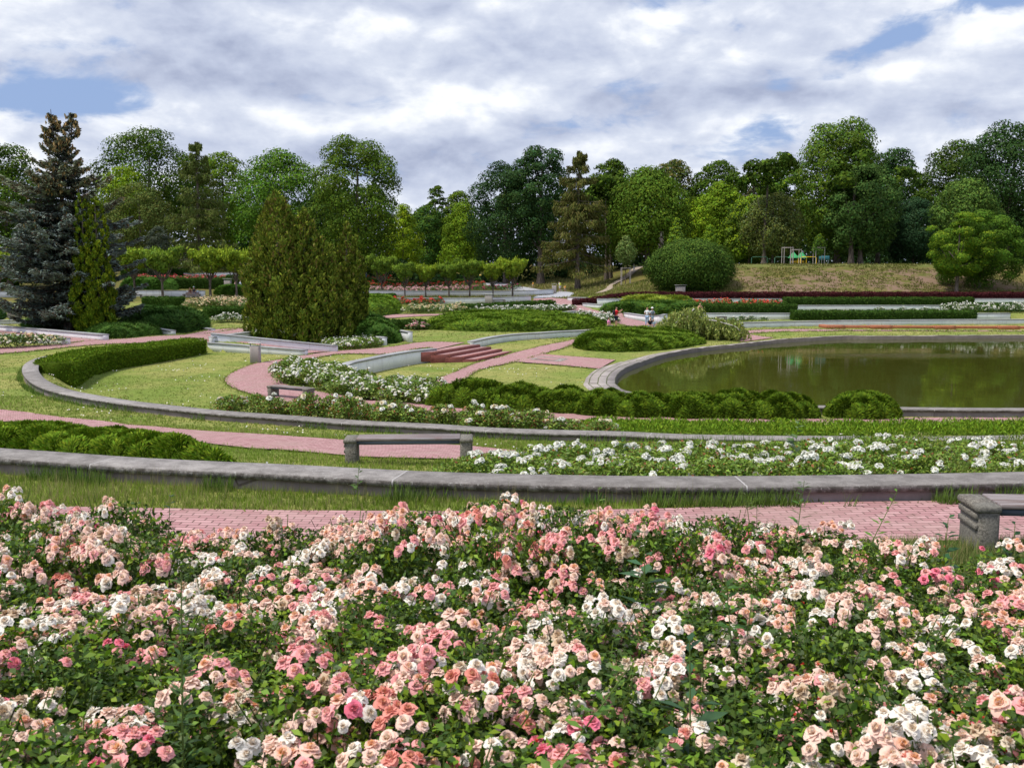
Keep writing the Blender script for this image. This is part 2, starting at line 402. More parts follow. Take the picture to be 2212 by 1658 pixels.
def m_capfn(c1, c2, dark, white, joint=2.4, edge=.5):
    def f(nb, tc, ge, p):
        pos = ge.outputs['Position']
        n = nb.noise(pos, 3.1, 8, .7); n2 = nb.noise(pos, 26, 5, .75); n3 = nb.noise(pos, 9, 4, .6)
        c = nb.mix(nb.maprange(n, .3, .7), c1, c2)
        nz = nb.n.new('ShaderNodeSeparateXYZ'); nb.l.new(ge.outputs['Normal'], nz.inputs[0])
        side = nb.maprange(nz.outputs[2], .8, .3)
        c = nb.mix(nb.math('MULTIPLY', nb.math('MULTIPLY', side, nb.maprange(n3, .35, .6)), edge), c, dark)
        c = nb.mix(nb.math('MULTIPLY', nb.maprange(n2, .57, .66), .8), c, white)
        c = nb.mix(nb.math('MULTIPLY', nb.maprange(nb.noise(pos, 60, 3, .6), .55, .75), .5), c, dark)
        su = nb.n.new('ShaderNodeSeparateXYZ'); nb.l.new(tc.outputs['UV'], su.inputs[0])
        j = nb.math('LESS_THAN', nb.math('MODULO', su.outputs[0], joint), .02)
        wn = nb.n.new('ShaderNodeTexWhiteNoise'); wn.noise_dimensions = '1D'; nb.l.new(nb.math('FLOOR', nb.math('DIVIDE', su.outputs[0], joint)), wn.inputs['W'])
        c = nb.mix(nb.math('MULTIPLY', wn.outputs[0], .35), c, dark)
        c = nb.mix(j, c, (.42, .41, .42))
        return c, nb.math('ADD', n2, nb.math('MULTIPLY', j, -2))
    return f
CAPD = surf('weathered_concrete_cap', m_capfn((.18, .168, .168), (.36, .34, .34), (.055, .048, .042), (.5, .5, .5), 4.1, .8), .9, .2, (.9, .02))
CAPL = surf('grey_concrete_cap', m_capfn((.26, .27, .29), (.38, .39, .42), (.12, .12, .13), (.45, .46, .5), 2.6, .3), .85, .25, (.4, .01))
def m_wallfn(c1, c2, stain, jw):
    def f(nb, tc, ge, p):
        pos = ge.outputs['Position']
        n = nb.noise(pos, 1.3, 7, .65); n2 = nb.noise(pos, 12, 6, .7)
        c = nb.mix(nb.maprange(n, .3, .7), c1, c2)
        c = nb.mix(nb.math('MULTIPLY', nb.maprange(n2, .6, .72), .35), c, stain)
        m = nb.n.new('ShaderNodeMapping'); nb.l.new(pos, m.inputs[0]); m.inputs['Scale'].default_value = (2.5, 2.5, .25)
        st = nb.noise(m.outputs[0], 1, 5, .6)
        c = nb.mix(nb.math('MULTIPLY', nb.maprange(st, .55, .75), .4), c, stain)
        v = nb.n.new('ShaderNodeTexVoronoi'); v.feature = 'DISTANCE_TO_EDGE'; nb.l.new(pos, v.inputs['Vector']); v.inputs['Scale'].default_value = .8
        crack = nb.math('LESS_THAN', v.outputs['Distance'], .006)
        c = nb.mix(nb.math('MULTIPLY', nb.math('MULTIPLY', crack, nb.maprange(n, .5, .6)), .7), c, stain)
        su = nb.n.new('ShaderNodeSeparateXYZ'); nb.l.new(tc.outputs['UV'], su.inputs[0])
        j = nb.math('LESS_THAN', nb.math('MODULO', su.outputs[0], jw), .03)
        c = nb.mix(nb.math('MULTIPLY', j, .6), c, stain)
        return c, n2
    return f
WALLW = surf('white_wall', m_wallfn((.66, .68, .74), (.76, .78, .82), (.34, .34, .34), 3.2), .85, .2, (.2, .01))
WALLD = surf('old_wall', m_wallfn((.20, .165, .17), (.30, .255, .26), (.09, .07, .06), 4.1), .85, .2, (.4, .02))
def m_conc(nb, tc, ge, p):
    pos = ge.outputs['Position']; n = nb.noise(pos, 45, 4, .8); n2 = nb.noise(pos, 3, 5, .6)
    c = nb.mix(nb.maprange(n, .35, .68), (.06, .052, .045), (.30, .28, .25))
    c = nb.mix(nb.math('MULTIPLY', nb.maprange(n2, .4, .65), .5), c, (.17, .17, .16)); return c, n
CONC = surf('pebbled_concrete', m_conc, .9, .2, (.8, .012))
def m_wood(nb, tc, ge, p):
    m = nb.n.new('ShaderNodeMapping'); nb.l.new(tc.outputs['Object'], m.inputs[0]); m.inputs['Scale'].default_value = (1.2, 30, 30)
    n = nb.noise(m.outputs[0], 1, 6, .65); n3 = nb.noise(tc.outputs['Object'], 1.7, 3, .5)
    c = nb.mix(nb.maprange(n, .35, .65), (.27, .25, .27), (.13, .09, .085))
    return nb.mix(nb.math('MULTIPLY', nb.maprange(n3, .52, .68), .5), c, (.20, .09, .08)), n
WOOD = surf('weathered_wood', m_wood, .7, .3, (.4, .01))
STEEL = surf('painted_steel', lambda nb, tc, ge, p: nb.mix(nb.noise(tc.outputs['Object'], 8), (.07, .09, .13), (.10, .12, .16)), .6)
def m_step(nb, tc, ge, p):
    br = nb.n.new('ShaderNodeTexBrick'); nb.l.new(tc.outputs['UV'], br.inputs['Vector'])
    br.inputs['Scale'].default_value = 1; br.inputs['Mortar Size'].default_value = .008; br.inputs['Brick Width'].default_value = .25; br.inputs['Row Height'].default_value = .09
    br.inputs['Color1'].default_value = (.22, .065, .058, 1); br.inputs['Color2'].default_value = (.29, .10, .09, 1); br.inputs['Mortar'].default_value = (.13, .06, .05, 1)
    return br.outputs[0], br.outputs[1]
REDB = surf('red_brick_edge', m_step, .8, .25, (.2, .005))
def m_obrick(nb, tc, ge, p):
    br = nb.n.new('ShaderNodeTexBrick'); nb.l.new(tc.outputs['UV'], br.inputs['Vector'])
    br.inputs['Scale'].default_value = 1; br.inputs['Mortar Size'].default_value = .012; br.inputs['Brick Width'].default_value = .12; br.inputs['Row Height'].default_value = .2
    br.inputs['Color1'].default_value = (.45, .14, .07, 1); br.inputs['Color2'].default_value = (.55, .20, .11, 1); br.inputs['Mortar'].default_value = (.17, .08, .06, 1)
    return br.outputs[0], br.outputs[1]
OBRICK = surf('orange_brick', m_obrick, .85)
def m_stone(nb, tc, ge, p):
    br = nb.n.new('ShaderNodeTexBrick'); nb.l.new(tc.outputs['UV'], br.inputs['Vector'])
    br.inputs['Scale'].default_value = 1; br.inputs['Mortar Size'].default_value = .03; br.inputs['Brick Width'].default_value = .95; br.inputs['Row Height'].default_value = .45
    br.inputs['Color1'].default_value = (.25, .22, .22, 1); br.inputs['Color2'].default_value = (.38, .34, .34, 1); br.inputs['Mortar'].default_value = (.08, .09, .04, 1)
    n = nb.noise(ge.outputs['Position'], 5, 6, .7)
    c = nb.mix(nb.math('MULTIPLY', nb.maprange(n, .52, .7), .7), br.outputs[0], (.14, .16, .06))
    return nb.mix(nb.math('MULTIPLY', nb.maprange(n, .45, .3), .5), c, (.12, .09, .09)), n
STONE = surf('pond_stone', m_stone, .85, .25, (.6, .03))
def m_bark(nb, tc, ge, p):
    m = nb.n.new('ShaderNodeMapping'); nb.l.new(ge.outputs['Position'], m.inputs[0]); m.inputs['Scale'].default_value = (6, 6, 1.2)
    n = nb.noise(m.outputs[0], 1, 6, .7); return nb.mix(nb.maprange(n, .35, .65), (.05, .04, .035), (.20, .165, .145)), n
BARK = surf('bark', m_bark, .9, .15, (.7, .05))
def m_water(nb, tc, ge, p):
    pos = ge.outputs['Position']
    m = nb.n.new('ShaderNodeMapping'); nb.l.new(pos, m.inputs[0]); m.inputs['Scale'].default_value = (1, 1, 1)
    n = nb.noise(pos, .55, 3, .5); w = nb.noise(pos, 4.2, 4, .55); w2 = nb.noise(pos, 1.1, 3, .5)
    # a patch of wind ripples
    p.inputs['IOR'].default_value = 1.42; p.inputs['Specular IOR Level'].default_value = .75
    rough = nb.maprange(n, .3, .7, .01, .05); nb.l.new(rough, p.inputs['Roughness'])
    h = nb.math('ADD', nb.math('MULTIPLY', w, nb.maprange(n, .4, .65, .25, 1)), nb.math('MULTIPLY', w2, 1.2))
    sx = nb.n.new('ShaderNodeSeparateXYZ'); nb.l.new(pos, sx.inputs[0]); rp = at_z(*z5(1180, 755), -6.14)
    dx = nb.math('DIVIDE', nb.math('SUBTRACT', sx.outputs[0], float(rp[0])), 4.6); dy = nb.math('DIVIDE', nb.math('SUBTRACT', sx.outputs[1], float(rp[1])), 1.5)
    gp = nb.math('POWER', 2.718, nb.math('MULTIPLY', nb.math('ADD', nb.math('MULTIPLY', dx, dx), nb.math('MULTIPLY', dy, dy)), -1.0))
    h = nb.math('ADD', h, nb.math('MULTIPLY', nb.math('MULTIPLY', gp, nb.noise(pos, 7, 3, .6)), 16))
    return nb.mix(w2, (.048, .055, .008), (.066, .07, .012)), h
WATER = surf('pond_water', m_water, .05, .6, (.045, .035))

# ------------------------------------------------------------------ ground sheet
def axis(segs):
    o = []
    for a, b, s in segs: o.append(np.arange(a, b, s))
    return np.concatenate(o+[[segs[-1][1]]])
gx = axis([(-420, -140, 14), (-140, -60, 2.5), (-60, -26, .8), (-26, 24, .26), (24, 64, .6), (64, 140, 2.2), (140, 420, 14)])
gy = axis([(-30, -4, 2), (-4, 62, .26), (62, 126, .4), (126, 160, 1.1), (160, 260, 3), (260, 700, 20)])
GX, GY = np.meshgrid(gx, gy); GZ = G(GX, GY)
nx, ny = len(gx), len(gy)
ii = (np.arange(ny-1)[:, None]*nx+np.arange(nx-1)[None]).ravel()
F = np.stack([ii, ii+1, ii+nx+1, ii+nx], 1)
GZ = GZ+np.where(GY < 122, .02, .12)*(np.random.default_rng(3).random(GZ.shape)-.5)
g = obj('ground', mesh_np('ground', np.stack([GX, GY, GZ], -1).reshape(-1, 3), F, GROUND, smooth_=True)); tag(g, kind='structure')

# ------------------------------------------------------------------ paths
AVOID = []; EDGES = []
def path(name, Lp, Rp, mat, n=None, lift=.03, step=.5, raw=False, cross=5, spl=True):
    A = Lp if raw else ugs(Lp); B = Rp if raw else ugs(Rp)
    ln = max(np.linalg.norm(np.diff(A[:, :2], axis=0), axis=1).sum(), np.linalg.norm(np.diff(B[:, :2], axis=0), axis=1).sum())
    n = n or max(6, int(ln/step)); A = resample(A, n=n, spline=spl); B = resample(B, n=n, spline=spl)
    t = np.linspace(0, 1, cross)[None, :, None]; M = A[:, None]*(1-t)+B[:, None]*t
    M[..., 2] = G(M[..., 0], M[..., 1], False)+lift
    mid = (A+B)/2; s = np.r_[0, np.cumsum(np.linalg.norm(np.diff(mid[:, :2], axis=0), axis=1))]; w = np.linalg.norm((A-B)[:, :2], axis=1)
    U = np.stack([np.repeat(s[:, None], cross, 1), np.linspace(0, 1, cross)[None]*w[:, None]], -1)
    i = (np.arange(n-1)[:, None]*cross+np.arange(cross-1)[None]).ravel()
    F = np.stack([i, i+1, i+cross+1, i+cross], 1)
    e1 = A[1]-A[0]; e2 = B[0]-A[0]
    if e1[0]*e2[1]-e1[1]*e2[0] > 0: F = F[:, ::-1]
    F = F[:, ::-1]
    o = obj(name, mesh_np(name, M.reshape(-1, 3), F, mat, UV=U.reshape(-1, 2))); tag(o, kind='structure')
    AVOID.append(np.vstack([A[:, :2], B[::-1, :2]])); EDGES.extend([A[:, :2], B[:, :2]] if 'panel' not in name else [])
    return o
# near path along the big rose bed
y1 = lambda x: np.interp(x, W1[:, 0], W1[:, 1])
xs = np.linspace(-16, 16, 40)
far = np.array([at_z(u, v, -2.71)[:2] for u, v in [(-700, 1080), (0, 1093), (163, 1096), (603, 1104), (1000, 1106), (1405, 1101), (1652, 1092), (1761, 1086), (2212, 1080), (2700, 1072)]])
fy = np.interp(xs, far[:, 0], far[:, 1])
path('brick_path', None, None, BRICKP, raw=True) if False else None
A_ = np.c_[xs, fy, 0*xs]; B_ = np.c_[xs, fy-1.75, 0*xs]
path('brick_path', A_, B_, BRICKP, raw=True, lift=.02, step=.3, cross=7)
# middle path behind the bench
path('brick_path', zz(z1, [(-900, 1180), (0, 1228), (500, 1290), (1000, 1345), (1600, 1400), (2211, 1440)])+zz(z2, [(770+100, 1445), (1500, 1490)])+zz(z3, [(0, 1512), (790, 1535)])+[(1130, 978), (1250, 990)],
     zz(z1, [(-900, 1270), (0, 1330), (500, 1370), (1000, 1430), (1600, 1500), (2211, 1570)])+zz(z2, [(900, 1570), (1500, 1625)])+zz(z3, [(0, 1640), (790, 1662)])+[(1130, 1004), (1250, 1010)], BRICKP, lift=.04, step=.4)
# curved path: from the landing round to the left and along in front of the domes
path('brick_path', [z3(880, 648), z2(2211, 642), z2(1860, 690), z2(1460, 722), z2(1170, 758), z2(900, 806), z2(740, 832), z2(600, 888), z2(512, 940), z2(497, 985), z2(560, 1035), z2(700, 1085), z2(880, 1130), z2(1300, 1205), z3(0, 1225), z3(660, 1290), z3(1300, 1305), z4(300, 1325), z4(1200, 1340), z4(2100, 1365), z5(1300, 1362), z5(2211, 1350), z5(2700, 1340)],
     [z3(610, 715), z2(2211, 690), z2(1900, 745), z2(1500, 745), z2(1255, 785), z2(1010, 845), z2(945, 895), z2(950, 950), z2(1010, 1005), z2(1120, 1035), z2(1350, 1080), z2(1600, 1120), z2(1900, 1160), z3(0, 1118), z3(620, 1195), z3(1300, 1240), z4(300, 1285), z4(1200, 1312), z4(2100, 1312), z5(1300, 1300), z5(2211, 1300), z5(2700, 1290)], BRICKP, lift=.05, step=.5)
# path in the lower lawn past the steps
path('brick_path', zz(z3, [(420, 1090), (600, 985), (760, 915), (1000, 818), (1303, 737), (1450, 700), (1675, 648), (1850, 610)]),
     zz(z3, [(760, 1080), (870, 990), (930, 925), (1060, 865), (1300, 818), (1560, 745), (1740, 690), (1900, 640)]), BRICKP, lift=.05)
path('brick_plaza', zz(z3, [(1545, 747), (1850, 772), (2175, 800)]), zz(z3, [(1300, 816), (1700, 845), (2035, 876)]), BRICKP, lift=.07, spl=False)
path('plaza_stone_panel', zz(z3, [(1530, 772), (1770, 792)]), zz(z3, [(1435, 795), (1700, 818)]), STONE, lift=.085, spl=False)
path('plaza_brick_panel', zz(z3, [(1535, 780), (1700, 795)]), zz(z3, [(1480, 793), (1640, 808)]), BRICKP, lift=.1, spl=False)
# beyond the pond
path('brick_path', zz(z4, [(1040, 560), (1300, 550), (1550, 533), (1900, 530), (2211, 530)])+zz(z5, [(700, 536), (2211, 543)]), zz(z4, [(1040, 600), (1340, 572), (1620, 556), (1900, 548), (2211, 545)])+zz(z5, [(700, 545), (2211, 549)]), BRICKP, lift=.05)
path('brick_plaza', zz(z4, [(1335, 568), (1400, 575), (1620, 605)]), zz(z4, [(1240, 612), (1260, 625), (1350, 640)]), BRICKP, lift=.06, spl=False)
# left path past the ramps and behind the hedge
path('brick_path', zz(z1, [(-700, 745), (0, 692), (555, 660), (800, 628), (1200, 605), (1500, 585), (1800, 540), (2130, 517)])+[z2(900, 505)], zz(z1, [(-700, 800), (0, 745), (560, 690), (900, 662), (1250, 650), (1500, 640), (1790, 632), (2000, 580)])+[z2(900, 540)], BRICKP, lift=.05)
# ramp walls' brick floors
RAMP = BRICKP
path('brick_ramp', zz(z1, [(-600, 480), (0, 525), (880, 628)]), zz(z1, [(-600, 520), (0, 568), (555, 650)]), BRICKP, lift=.06, spl=False)
path('brick_ramp', zz(z2, [(345, 610), (1185, 690), (1450, 722)]), zz(z2, [(340, 640), (900, 700), (1180, 745)]), BRICKP, lift=.07, spl=False)
# far paths
path('brick_path', zz(z3, [(1460, 268), (1460, 300), (1660, 345), (1830, 400)])+zz(zr5, [(190, 215), (400, 265), (640, 345), (850, 385), (1000, 378)]),
     zz(z3, [(1640, 262), (1780, 275), (1900, 310)])+zz(zr5, [(270, 150), (460, 210), (730, 262), (1000, 335), (1150, 352)]), BRICKP, lift=.08)
path('brick_path', zz(z3, [(60, 418), (300, 405), (560, 402), (900, 398)]), zz(z3, [(60, 442), (300, 430), (520, 418), (900, 404)]), BRICKP, lift=.06)
path('brick_path', zz(z2, [(330, 572), (700, 515)]), zz(z2, [(400, 600), (720, 540)]), BRICKP, lift=.06)
path('asphalt_path', zz(z3, [(700, 70), (900, 74), (1100, 110), (1300, 150), (1500, 185), (1790, 212)])+[z3(1800, 245)], zz(z3, [(600, 90), (850, 100), (1010, 140), (1350, 205), (1640, 205), (1650, 225), (1440, 265)]), ASPH, lift=.08)
path('asphalt_path', zz(z3, [(1800, 222), (1700, 232), (1500, 245)]), zz(z3, [(1790, 255), (1700, 258), (1440, 268)]), ASPH, lift=.1)
path('dirt_path', [z3(2000, 222), z3(2090, 185), z4(200, 150), z4(330, 75), z4(380, 25), z4(430, -10)], [z3(2045, 222), z3(2150, 185), z4(240, 150), z4(380, 75), z4(440, 25), z4(500, -8)], DIRT, lift=.12, step=1)

# ------------------------------------------------------------------ walls: swept body + cap
def sweep(P, hw, z0, z1, bev=.02):
    """P n x 3 centreline; box section between z0 and z1 (scalars or arrays)"""
    n = len(P); A = offset(P, hw); B = offset(P, -hw); A2 = offset(P, hw-bev); B2 = offset(P, -hw+bev)
    z0 = np.broadcast_to(z0, (n,)); z1 = np.broadcast_to(z1, (n,))
    ring = [(A, z0), (A, z1-bev), (A2, z1), (B2, z1), (B, z1-bev), (B, z0)]
    V = np.stack([np.c_[q[:, :2], z] for q, z in ring], 1).reshape(-1, 3)
    s = np.r_[0, np.cumsum(np.linalg.norm(np.diff(P[:, :2], axis=0), axis=1))]
    h = np.array([0, .3, .35, .9, .95, 1.25])
    UV = np.stack([np.repeat(s[:, None], 6, 1), np.repeat(h[None], n, 0)], -1).reshape(-1, 2)
    F = [[i*6+k, (i+1)*6+k, (i+1)*6+(k+1) % 6, i*6+(k+1) % 6] for i in range(n-1) for k in range(6)]
    e = (n-1)*6
    F += [[0, 1, 4, 5], [1, 2, 3, 4], [e+5, e+4, e+1, e], [e+4, e+3, e+2, e+1]]
    return V, np.array(F), UV
def wall(name, P, width, ztop, label, capt=.07, over=.05, body=WALLW, cap=CAPL, zbot=None, group=None, step=.5, cat='wall', spl=False):
    P = np.asarray(P, float)
    if P.shape[1] == 2: P = np.c_[P, np.zeros(len(P))]
    if not spl: P = resample(P, step, spline=len(P) > 2)
    zt = P[:, 2] if ztop is None else np.full(len(P), EYE+ztop)
    o3 = np.stack([offset(P, .7), offset(P, -.7), P]); zb = (np.minimum.reduce([G(q[:, 0], q[:, 1]) for q in o3])-.15) if zbot is None else np.full(len(P), EYE+zbot)
    zb = np.maximum(zb, zt-2.2)
    r = empty(name, (P[0, 0], P[0, 1], float(zb[0])), label, cat, group); off = np.array(r.location)
    for nm, hw, a, b, m, bv in (('wall_face', width/2-over, zb, zt-capt, body, .002), ('cap', width/2, zt-capt, zt, cap, .02)):
        V, F, UV = sweep(P, hw, a, b, bv)
        obj(nm, mesh_np(nm, V-off, F, m, UV=UV), r)
    AVOID.append(np.vstack([offset(P, width/2)[:, :2], offset(P, -width/2)[::-1, :2]]))
    return r
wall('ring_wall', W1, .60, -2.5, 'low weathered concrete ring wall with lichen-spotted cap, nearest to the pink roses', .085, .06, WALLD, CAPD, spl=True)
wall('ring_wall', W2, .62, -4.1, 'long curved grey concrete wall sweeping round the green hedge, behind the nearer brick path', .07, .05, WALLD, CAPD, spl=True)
k = int(np.argmin(np.hypot(W4[:, 0]-3, W4[:, 1]-38.6)))
wall('retaining_wall', W4[:k+1], .55, -5.05, 'white curled retaining wall running from the brick steps round the lower lawn', .09, .04, spl=True)
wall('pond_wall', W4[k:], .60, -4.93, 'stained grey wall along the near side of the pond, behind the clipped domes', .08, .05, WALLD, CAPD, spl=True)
wall('retaining_wall', W7, .55, -5.05, 'long curved white wall from the right end of the steps to behind the pond, where people sit', .09, .04, spl=True)
def gwall(pts, base, hgt, label, width=.5, back=0, **kw):
    """pts: photo pixels of the foot of the wall"""
    P = ugs(pts); P = resample(P, .6, spline=len(P) > 2); P[:, 2] = P[:, 2].max() if base is None else P[:, 2]
    P = offset(P, width/2)
    if isinstance(hgt, tuple): P[:, 2] += np.linspace(hgt[0], hgt[1], len(P))
    else: P[:, 2] += hgt
    return wall('low_wall', P, width, None, label, spl=True, **kw)
# ramp walls on the left
gwall(zz(z2, [(342, 722), (1180, 757)]), 1, (.60, .36), 'white ramp wall behind the litter bin, its grey cap meeting the green hedge', .4)
gwall(zz(z2, [(372, 648), (1455, 726)]), 1, (.55, .42), 'white ramp wall in front of the two broad thujas', .4)
wall('low_wall', np.array([at_z(*z2(375, 590), -4.25), at_z(*z2(705, 552), -4.3)]), .4, -4.25, 'grey topped wall closing the left side of the thuja bed', spl=False)
gwall(zz(z1, [(-500, 490), (0, 545), (880, 628)]), 1, .42, 'white wall along the far side of the brick ramp at far left', .5)
gwall(zz(z1, [(-500, 570), (0, 625), (550, 664)]), 1, .42, 'white ramp wall behind the yellow roses', .5)
gwall(zz(z1, [(-300, 492), (0, 486), (560, 470)]), 1, .35, 'low grey wall behind the blue spruce trunk', .5)
gwall(zz(z1, [(905, 508), (1200, 540), (1465, 580)]), 1, .35, 'low wall between the two juniper carpets right of the spruce', .5)
gwall(zz(z1, [(1600, 520), (1815, 545)]), 1, .2, 'short wall end at the tip of the dark juniper mound', .5)
# behind the landing
gwall(zz(z3, [(283, 620), (383, 640)]), 1, .75, 'short white wall end between dark juniper and dry lawn', .45)
gwall(zz(z3, [(60, 645), (160, 668)]), 1, .55, 'short white wall stub beside the white roses under the dark juniper', .45)
gwall(zz(z3, [(60, 498), (200, 500)]), 1, .6, 'short wall between yellow-green juniper and small hedge', .4)
gwall(zz(z3, [(1480, 427), (1700, 430), (1850, 418)]), 1, .6, 'white wall behind the juniper carpet, right of its middle', .5)
gwall(zz(z3, [(-300, 244), (700, 248), (1400, 246), (1645, 232)]), 1, .85, 'long white wall in front of the pink rose bed behind the small trees', .5)
gwall(zz(z3, [(200, 308), (1000, 310), (1450, 292)]), 1, .75, 'white wall in front of the row of small trees', .5)
gwall(zz(z1, [(-60, 366), (95, 364)]), 1, .9, 'white wall at the left edge below the first small tree', .5)
gwall(zz(z1, [(-60, 252), (140, 252)]), 1, .8, 'upper white wall at the left edge beside the blue spruce', .5)
gwall(zz(z7, [(-60, 500), (1030, 500)]), 1, .85, 'white wall behind the family on the bench', .5)
gwall(zz(z7, [(700, 205), (1660, 200)]), 1, .9, 'pale wall behind the red roses at upper left', .5)
gwall(zz(z3, [(300, 98), (800, 96)]), 1, .5, 'thin pale wall behind the far red roses', .5)
# right terraces: straight rows
def rwall(u0, u1, v, yb, zt, label):
    a = at_y(u0, v, yb); b = at_y(u1, v, yb+.01); wall('terrace_wall', np.array([a, b]), .5, zt, label, .09, .03, step=2)
gwall(zz(zr5, [(735, 268), (1000, 330), (1150, 350), (1240, 348)]), 1, (.15, .95), 'white wall dropping beside the brick path behind the standing people', .5)
rwall(1500, 2180, 685, 104.4, -4.62, 'white terrace wall below the dark hedges, first step above the pond lawn')
rwall(1640, 2560, 668, 111.8, -4.07, 'white terrace wall between the clipped dark hedges right of the orange roses')
rwall(1290, 1690, 654, 117.4, -3.5, 'white wall under the purple hedge behind the orange roses')
rwall(2080, 2560, 654, 117.4, -3.5, 'white wall under the purple hedge at the right edge')
gwall(zz(zr5, [(100, 90), (480, 95), (900, 110)]), 1, .5, 'low white wall under the left end of the purple hedge', .5)
gwall(zz(zr5, [(270, 152), (520, 175), (790, 190)]), 1, .4, 'low white kerb wall in front of the yellow-green juniper strip', .5)

# orange brick edging behind the pond
def strip_pts(pts, d): P = resample(ugs(pts), .5, spline=len(pts) > 2); return offset(P, d)
P = np.array([ug(*z4(2055, 510)), ug(*z5(520, 515)), ug(*z5(2211, 522)), ug(*z5(2600, 524))]); P = resample(P, .5, spline=False)
r = empty('brick_edging', P[0], 'low orange brick edging with projecting blocks on the lawn beyond the pond', 'brick edging')
ax = Acc(); V, F, UV = sweep(P, .2, P[:, 2]-.1, P[:, 2]+.24); ax.add(V, F, UV=UV)
obj('brick_row', ax.mesh('brick_row', OBRICK), r, loc=-np.array(P[0])) ; 
for q in (0, 9, 21, 33, 45):
    if q < len(P)-5:
        a2 = P[q:q+5].copy(); V, F, UV = sweep(offset(a2, -.35), .32, a2[:, 2]-.1, a2[:, 2]+.28); mm = mesh_np('brick_block', V-P[0], F, OBRICK, UV=UV); obj('brick_block', mm, r)

# ------------------------------------------------------------------ pond
w = np.c_[POND, np.full(len(POND), EYE-6.14)]
c = w.mean(0); n = len(w)
V = np.vstack([w, c[None]]); F = np.array([[i, (i+1) % n, n] for i in range(n)])
o = obj('pond_water', mesh_np('pond_water', V, F, WATER)); tag(o, kind='structure')
rimP = np.c_[np.vstack([POND, POND[:1]]), np.full(len(POND)+1, EYE-5.86)]
s0 = len(POND)
V, F, UV = sweep(offset(rimP, -.05), .12, EYE-6.9, EYE-5.84, .02)
ax = Acc(); 
far_i = (rimP[:, 1] > 43.5)
seg = rimP[far_i]
# order so that the run starts at the near left end
st = int(np.argmin(seg[:, 1]+seg[:, 0])); seg = np.roll(seg, -st, axis=0)
k2 = int(np.argmax(np.linalg.norm(np.diff(seg[:, :2], axis=0), axis=1)))
seg = seg if np.linalg.norm(seg[k2+1, :2]-seg[k2, :2]) < 3 else np.vstack([seg[k2+1:], seg[:k2+1]])
wid = np.interp(seg[:, 1], [44, 58, 66, 74], [.85, .75, .42, .22])
A = seg.copy(); T = tangents(seg); sgn = 1
test = seg[len(seg)//2, :2]+np.array([-T[len(seg)//2, 1], T[len(seg)//2, 0]])*1.0
if inside(test[0:1], test[1:2], POND)[0]: sgn = -1
outr = seg.copy(); outr[:, 0] -= T[:, 1]*sgn*wid*2; outr[:, 1] += T[:, 0]*sgn*wid*2
s = np.r_[0, np.cumsum(np.linalg.norm(np.diff(seg[:, :2], axis=0), axis=1))]; n = len(seg)
jit = np.random.default_rng(5).normal(0, .025, n)
V = np.stack([np.c_[seg[:, :2], np.full(n, EYE-6.9)], np.c_[seg[:, :2], EYE-5.84+jit], np.c_[outr[:, :2], EYE-5.84+jit*.5], np.c_[outr[:, :2], np.full(n, EYE-6.3)]], 1).reshape(-1, 3)
UV = np.stack([np.repeat(s[:, None], 4, 1), np.stack([np.full(n, -.9), np.zeros(n), wid*2, wid*2+.3], 1)], -1).reshape(-1, 2)
F = np.array([[i*4+k, (i+1)*4+k, (i+1)*4+k+1, i*4+k+1] for i in range(n-1) for k in range(3)])
STONED = surf('dark_stone', lambda nb, tc, ge, p: nb.mix(nb.noise(ge.outputs['Position'], 3, 6, .7), (.03, .028, .02), (.15, .13, .12)), .7)  # darker stone colour for the rim face towards the water
o = obj('pond_rim', mesh_np('pond_rim', V, F, [STONE, STONED], UV=UV, midx=[1 if k == 0 else 0 for i in range(n-1) for k in range(3)])); tag(o, 'uneven grey stone slab edging around the pond', 'stone edging')
AVOID.append(np.vstack([seg[:, :2], outr[::-1, :2]])); AVOID.append(POND)

